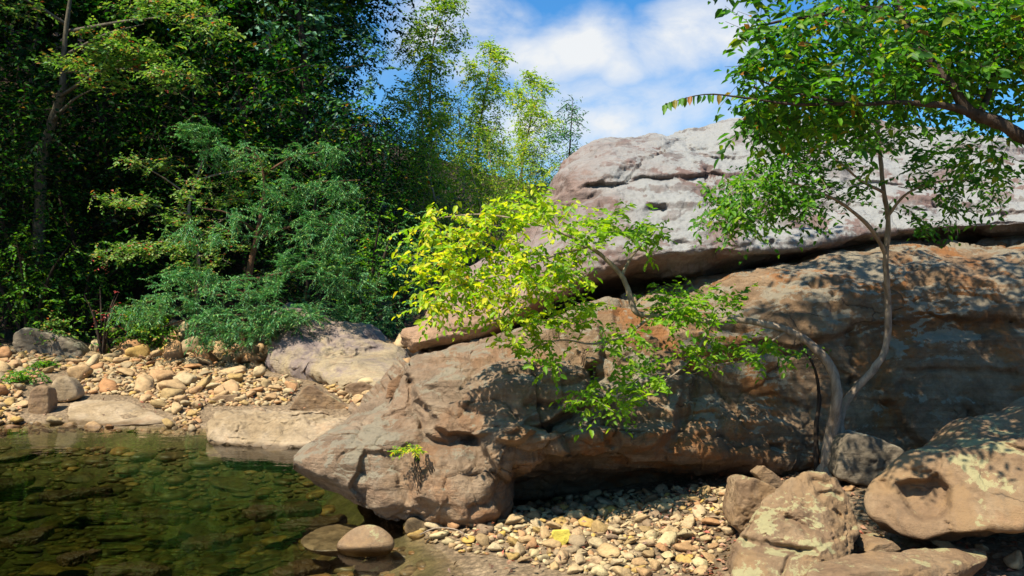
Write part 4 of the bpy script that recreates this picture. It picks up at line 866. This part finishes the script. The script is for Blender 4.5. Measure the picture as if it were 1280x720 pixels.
# blue-sheen tree leaning into the gap, rightmost of the dark forest
fD = forest_tree('magnolia_tree', 14, 13.5, 3.0, 1.0, BLUEG, .19, 1300, BARKD, 'x', nleaf=12)
place(fD, [(368,21,.82,'tall glossy leaved tree at the sky edge of the dark forest')], rs=4)
# sunlit trees by the sky gap
fE = forest_tree('sunlit_tree', 15, 13, 2.1, 1.8, MIDG, .20, 2200, BARK, 'x', nleaf=11, rt=.13, gaps=.3, lean=.6)
place(fE, [(541,33,.72,'tallest sunlit tree with a narrow pointed top against the sky'),(600,35,.64,'sunlit tree with a full rounded crown in the middle of the sky gap'),(655,38,.64,'sunlit tree with an open crown nearest the huge boulder')], rs=5)
fF = forest_tree('small_tree', 16, 6.5, 2.6, .5, MIDG, .15, 800, BARK, 'x', nleaf=11, rt=.08)
place(fF, [(575,29,.8),(525,27,.8),(625,31,.75),(668,36,.6),(640,33,.7),(600,25,.6),(550,24,.65),(500,25,.6),(690,40,.5)], 'low bushy green tree below the tall sunlit ones in the gap', 'low bushy trees in the gap', rs=6)
pine = forest_tree('pine_tree', 17, 5.6, 1.0, .6, TEAL, .16, 300, BARKD, 'x', nleaf=14, rt=.06, layers=True, width=.2)
place(pine, [(703,36,1.22,'small dark pointed conifer poking up beside the huge boulder')], rs=7)

# --- hemlock with flat drooping sprays
t = Tree(21); f = P(305, 445, 16.0); f[2] = ground_at(f[0], f[1])-.1
t.limb([f, P(306,400,16), P(312,340,15.9), P(322,290,15.8), P(330,245,15.8), P(325,200,15.8), P(300,180,15.7)], [.07,.065,.055,.045,.03,.02,.01], 5, 8, 'trunk')
for a, b, D in [((318,300),(420,280),15.2),((325,250),(450,225),15.4),((322,290),(250,260),15),((310,350),(210,380),14.8),((310,350),(430,345),15),((306,390),(380,400),14.8),((306,395),(200,410),14.8),((328,220),(400,190),15.5),((322,200),(240,190),15.3),((308,370),(150,385),15)]:
    t.limb([P(*a, 15.9), P((a[0]+b[0])/2, (a[1]+b[1])/2-8, (15.9+D)/2), P(*b, D)], [.028,.02,.006], 4, 5, 'limb')
r = t.r; T = []
for b in [(410,270,15.2,55,9,.5,60),(420,235,15.4,50,8,.5,50),(400,190,15.5,45,7,.4,40),(235,165,15.3,38,9,.4,40),(300,195,15.4,50,10,.5,44),(390,330,15,70,12,.6,90),(430,350,15,45,10,.5,50),(230,350,15,60,10,.5,60),(210,385,14.8,50,9,.5,60),(290,395,14.8,75,12,.6,110),(360,395,14.8,50,9,.5,60),(250,300,15,50,10,.5,36),(300,360,14.9,70,10,.6,70),(350,240,15.3,50,12,.5,50),(170,390,14.9,40,8,.4,30),(420,300,15.1,50,10,.5,50),(330,280,15.2,50,14,.5,40),(300,415,14.6,60,8,.4,60),(365,410,14.7,40,8,.4,40)]:
    T.append(blob(r, int(b[6]*1.1), b[0]+r.normal()*6, b[1]+r.normal()*4, b[2], b[3]*r.uniform(.7, 1.1), b[4]*1.7, b[5]))
t.grow(np.vstack(T), .075, 32, .36, .005, droop=.3, spread=1.2, flat=.9, sides=3, step=.3)
t.build('hemlock_tree', tuple(f), 'blue green hemlock with flat drooping sprays overhanging the far cobbles', 'tree', BARKR, TEAL, width=.20)
# --- thin olive tree with level branches beside it
t = Tree(22); f = P(248, 445, 17); f[2] = ground_at(f[0], f[1])-.1
t.limb([f, P(246,380,17), P(248,330,16.8), P(242,290,16.8), P(236,260,16.8), P(250,210,16.7), P(262,190,16.6)], [.05,.045,.04,.032,.025,.015,.006], 5, 7, 'trunk')
for a, b, D in [((240,270),(115,245),15.8),((240,300),(110,320),15.8),((246,320),(290,330),15.8),((244,250),(150,195),16),((246,225),(330,215),15.8),((246,300),(310,260),15.8)]:
    t.limb([P(*a, 16.8), P((a[0]+b[0])/2, (a[1]+b[1])/2-5, (16.8+D)/2), P(*b, D)], [.02,.014,.004], 4, 5, 'limb')
r = t.r; T = []
for b in [(160,252,15.9,48,6,.4,60),(200,310,15.9,70,9,.5,90),(150,318,15.8,40,6,.4,40),(270,240,15.8,55,22,.5,70),(180,205,16,45,9,.4,40),(270,300,15.8,45,18,.5,50),(245,330,15.8,40,10,.4,30),(310,210,15.8,30,14,.4,26),(225,275,15.9,40,10,.4,30)]:
    T.append(blob(r, b[6], *b[:6]))
t.grow(np.vstack(T), .075, 14, .36, .005, droop=.1, flat=.6, sides=3, step=.3)
t.build('olive_leaved_tree', tuple(f), 'thin tree with level branches of small olive and reddish leaves beside the hemlock', 'tree', BARK, OLIVE, width=.6)
# --- high olive branches, tree on the left
t = Tree(23); f = P(52, 400, 17.3); f[2] = ground_at(f[0], f[1])-.1
t.limb([f, P(48,330,17.3), P(50,250,17.3), P(52,200,17.3), P(66,150,17.1), P(78,110,16.9), P(80,60,16.8), P(90,-20,16.7)], [.13,.12,.11,.10,.085,.07,.05,.03], 5, 8, 'trunk')
for a, b, D in [((76,120),(170,72),15.5),((78,90),(245,95),15.5),((80,70),(180,30),15.7),((82,40),(270,20),15.7),((66,150),(120,110),15.9),((82,30),(0,-10),15.9)]:
    t.limb([P(*a, 16.9), P((a[0]+b[0])/2, (a[1]+b[1])/2-6, (16.9+D)/2), P(*b, D)], [.04,.025,.006], 4, 5, 'limb')
r = t.r; T = []
for b in [(110,80,15.7,45,8,.6,44),(150,70,15.6,50,8,.6,50),(130,45,15.7,35,10,.5,30),(215,95,15.5,50,8,.6,50),(180,60,15.6,45,8,.6,36),(200,10,15.8,70,10,.6,60),(260,35,15.7,40,8,.5,30),(60,80,15.9,20,6,.4,10),(130,105,15.7,30,7,.5,18),(20,5,15.9,40,15.3,.6,26)]:
    T.append(blob(r, b[6], *b[:6]))
t.grow(np.vstack(T), .10, 12, .45, .007, droop=.1, flat=.6, sides=3, step=.4)
t.build('leaning_forest_tree', tuple(f), 'tall slender trunked tree in the dark forest with level yellow olive leaf sprays', 'tree', BARKM, OLIVE, width=.6)
# bare trunks in the dark
for k, (path, rad, lab) in enumerate([([(28,330,21),(35,200,21),(38,120,20.8),(46,40,20.6),(50,-30,20.5)], .08, 'slim grey trunk rising in the dark forest behind the taller slender one with olive leaves')]):
    t = Tree(30+k); pp = [P(*q) for q in path]; f = pp[0].copy(); f[2] = ground_at(f[0], f[1])-.1
    t.limb([f]+pp[0:], [rad]+[rad*(1-.1*i) for i in range(len(pp))], 5, 7, 'trunk')
    t.grow(blob(t.r, 60, 45, 10, 20.5, 45, 40, 1.0), .14, 10, .5, .007, sides=3, step=.4)
    t.build('slim_forest_tree', tuple(f), lab, 'tree', BARK, DARKG, width=.6)

# --- shrubs
def shrub(name, px, D, w, h, leafmat, size, n, label, seed, nleaf=10, bark=BARKD, width=.6, group=None, twl=.3):
    t = Tree(seed); r = t.r; x = (px-640)/F*D; f = np.array([x, D, ground_at(x, D)-.05])
    for i in range(6):
        a = i*1.05+r.normal()*.3; e = f+np.array([math.cos(a)*w*.7, math.sin(a)*w*.7, h*r.uniform(.6, .9)])
        t.limb([f, (f+e)/2+np.array([0, 0, h*.15]), e], [.018*h, .012*h, .004], 4, 5, 'stem')
    v = r.normal(size=(n, 3)); v /= np.linalg.norm(v, axis=1)[:, None]; v *= r.random((n, 1))**.4
    lump = 1+.35*noise(v*1.8+seed*3.3)[:, None]*2
    T = f+np.array([0, 0, h*.52])+v*lump*np.array([w, w, h*.5]); T[:, 2] = np.maximum(T[:, 2], f[2]+.12)
    t.grow(T, size, nleaf, twl, .004, sides=3, step=.3)
    return t.build(name, tuple(f), label, 'shrub', bark, leafmat, group, width=width)
shrub('leafy_shrub', 35, 16.6, 1.5, 2.3, GRN, .075, 420, 'big dark leafy shrub at the shaded edge of the cobble bar', 41)
shrub('leafy_shrub', 100, 17.4, 1.2, 2.0, DARKG, .09, 300, 'dark green shrub between the slender trunked tree and the hemlock', 42)
shrub('yellow_shrub', 70, 15.9, .35, .75, OLIVE, .07, 70, 'small yellow green shrub growing behind the long grey boulder', 43)
shrub('leafy_shrub', 180, 16.4, .75, 1.0, GRN, .075, 220, 'low bright green shrub under the olive leaved tree', 44)
shrub('grey_green_shrub', 445, 17.5, 1.2, 1.1, TEAL, .08, 320, 'blue green shrub above the long sloping rock', 45, width=.3, nleaf=18)
shrub('grey_green_shrub', 500, 18.5, .9, 2.3, TEAL, .08, 300, 'tall blue green shrub behind the heap of brown rocks', 46, width=.3, nleaf=18)
shrub('leafy_shrub', 460, 17.8, .9, 2.8, GRN, .085, 260, 'sunlit green shrub at the right side of the hemlock', 47)
shrub('red_leaved_shrub', 128, 15.9, .42, 1.55, RED, .06, 14, 'sparse shrub with pink red leaves in front of the dark forest', 48, width=.4, nleaf=8, twl=.2)
shrub('fern_clump', 28, 13.2, .28, .26, GRN, .05, 50, 'little green plant growing among the far cobbles', 49, nleaf=12, twl=.15)
shrub('fern_clump', 55, 14.2, .25, .2, GRN, .05, 34, 'low green weed between cobbles and the long grey boulder', 50, nleaf=12, twl=.15)

# plant and hanging roots on the boulder's nose
t = Tree(61); f = P(508, 566, 6.12)
t.limb([f, f+np.array([.03, -.04, .02])], [.003, .002], 2, 4, 'stem')
t.grow(blob(t.r, 26, 508, 563, 6.08, 22, 5, .06), .032, 10, .07, .001, sides=3, step=.05)
t.build('rock_plant', tuple(f), 'tiny green plant rooted in a crack of the huge boulder above the pool', 'plant', BARKD, YG, width=.3)
tb = Tubes(); rr = np.random.default_rng(5)
for k in range(11):
    x0 = 522+rr.normal()*3+ (14 if k % 2 else 0); pts = [P(x0, 568, 6.1)]
    for j in range(1, 6): pts.append(P(x0+j*3*(1 if k % 2 else .4)+rr.normal()*2, 568+j*11+rr.normal()*2, 6.06))
    tb.add(smooth_path(pts, [1]*6, 3)[0], np.linspace(.005, .0015, 16), 4)
o = tb.build('hanging_roots', BARKD); tag(o, 'dark dangling roots hanging down the nose of the huge boulder', 'roots')
# sticks
tb = Tubes(); tb.add(smooth_path([P(525,668,5.9), P(545,660,5.95), P(570,662,5.9), P(585,672,5.75)], [1]*4, 6)[0], np.linspace(.006, .003, 19), 5)
tag(tb.build('curved_twig', BARK), 'pale curved twig lying on the first pebbles by the wet stone', 'twig')

# fallen leaves and litter under the trees (uncountable)
n = 2600; r = np.random.default_rng(77); pxs = r.uniform(820, 1280, n); D = r.uniform(4.2, 7.2, n); x = (pxs-640)/F*D; z = gz(x, D)+.012
pos = np.stack([x, D, z], 1); d = r.normal(size=(n, 3)); d[:, 2] *= .2; nor = np.array([0, 0, 1.])+r.normal(size=(n, 3))*.35
LIT = leaf_mat('dry_leaf_litter', [(0, (.10, .05, .03)), (.5, (.22, .12, .07)), (.85, (.34, .18, .10)), (1, (.4, .08, .05))], trans=.1)
tag(leaf_mesh('leaf_litter', pos, d, nor, .045, LIT), kind='stuff')

n = 420; pxs = r.uniform(0, 480, n); D = r.uniform(11.3, 17.5, n); x = (pxs-640)/F*D; z = gz(x, D)+r.uniform(.03, .09, n)
pos = np.stack([x, D, z], 1); d = r.normal(size=(n, 3)); d[:, 2] *= .3; nor = np.array([0, 0, 1.])+r.normal(size=(n, 3))*.5
tag(leaf_mesh('leaf_litter', pos, d, nor, .06, LIT), kind='stuff')
n = 260; pxs = r.uniform(540, 880, n); D = r.uniform(5.1, 6.9, n); x = (pxs-640)/F*D; z = gz(x, D)+r.uniform(.012, .06, n); k_ = z > .03
pos = np.stack([x, D, z], 1)[k_]; n = len(pos); d = r.normal(size=(n, 3)); d[:, 2] *= .3; nor = np.array([0, 0, 1.])+r.normal(size=(n, 3))*.5
tag(leaf_mesh('leaf_litter', pos, d, nor, .04, LIT), kind='stuff')
# ------------------------------------------------------------ light, sky, camera
el = math.asin(SUN[2]); az = math.atan2(SUN[0], SUN[1])
sun = bpy.data.lights.new('sun', 'SUN'); sun.energy = 5.0; sun.angle = math.radians(.55); sun.color = (1, .92, .78)
so = bpy.data.objects.new('sun', sun); COL.objects.link(so)
so.rotation_euler = Vector(SUN).to_track_quat('Z', 'Y').to_euler()
wd = bpy.data.worlds.new('World'); S.world = wd; wd.use_nodes = True; nt = wd.node_tree; nt.nodes.clear()
class W(NT):
    def __init__(s): s.t = nt
m = W(); out = m.n('ShaderNodeOutputWorld'); sky = m.n('ShaderNodeTexSky', _sky_type='NISHITA', _sun_disc=False, _sun_elevation=el, _sun_rotation=az)
tc = m.n('ShaderNodeTexCoord').outputs['Generated']
hs = m.n('ShaderNodeHueSaturation', Saturation=1.1, Value=1.0); m.set(hs.inputs['Color'], sky.outputs[0])
skyc = m.mix(1, hs.outputs[0], (.62, 1.4, 1.95, 1), 'MULTIPLY')
n1 = m.noise(m.mapping(tc, (1, 1, 1.8)), 9, 8, .6, .3)
acc = None
warp = m.n('ShaderNodeTexNoise', Scale=7.0, Detail=4.0); m.set(warp.inputs['Vector'], tc)
wv = m.n('ShaderNodeVectorMath', _operation='MULTIPLY_ADD'); m.set(wv.inputs[0], warp.outputs['Color']); wv.inputs[1].default_value = (.2, .2, .2); m.set(wv.inputs[2], m.mapping(tc, (1, 1, 1.75)))
for (px, py, rad, a) in [(715,62,.095,1.0),(640,80,.08,.85),(775,85,.07,.9),(740,160,.10,.9),(670,165,.08,.8),(820,150,.08,.75),(545,25,.07,.9),(600,5,.04,.5),(880,55,.085,.95),(925,140,.09,.7)]:
    v = P(px, py, 1)-np.array([0, 0, H]); v = v/np.linalg.norm(v)*np.array([1, 1, 1.75])+.10
    ds = m.n('ShaderNodeVectorMath', _operation='DISTANCE'); m.set(ds.inputs[0], wv.outputs[0]); ds.inputs[1].default_value = tuple(v)
    b = m.math('MULTIPLY', m.math('SUBTRACT', 1.0, m.math('DIVIDE', ds.outputs['Value'], rad*1.35), True), a)
    acc = b if acc is None else m.math('MAXIMUM', acc, b)
gen = m.ramp(m.noise(m.mapping(tc, (1, 1, 2.2)), 3, 8, .6, .4), [(.5, 0.), (.72, .55)])
up = m.n('ShaderNodeSeparateXYZ', Vector=tc).outputs['Z']
cf = m.math('MULTIPLY', acc, m.math('ADD', m.math('MULTIPLY', n1, 3.4), -.72))
cf = m.math('MAXIMUM', m.ramp(cf, [(.10, 0.), (.5, .6), (.95, 1.0)]), m.math('MULTIPLY', gen, .3))
col = m.mix(cf, skyc, (9.2, 9.5, 9.8, 1))
bg = m.n('ShaderNodeBackground', Color=col, Strength=.05); m.t.links.new(bg.outputs[0], out.inputs[0])

cam = bpy.data.cameras.new('camera'); co = bpy.data.objects.new('camera', cam); COL.objects.link(co)
co.location = (0, 0, H); co.rotation_euler = (math.radians(90), 0, 0); cam.lens = F/1280*36; cam.sensor_width = 36; cam.clip_end = 5000; cam.clip_start = .05
S.camera = co
S.view_settings.view_transform = 'Standard'; S.view_settings.look = 'None'; S.view_settings.gamma = 1; S.view_settings.exposure = 0.92
S.render.engine = 'CYCLES'; S.cycles.max_bounces = 6; S.cycles.transparent_max_bounces = 12; S.cycles.diffuse_bounces = 3; S.cycles.use_denoising = True
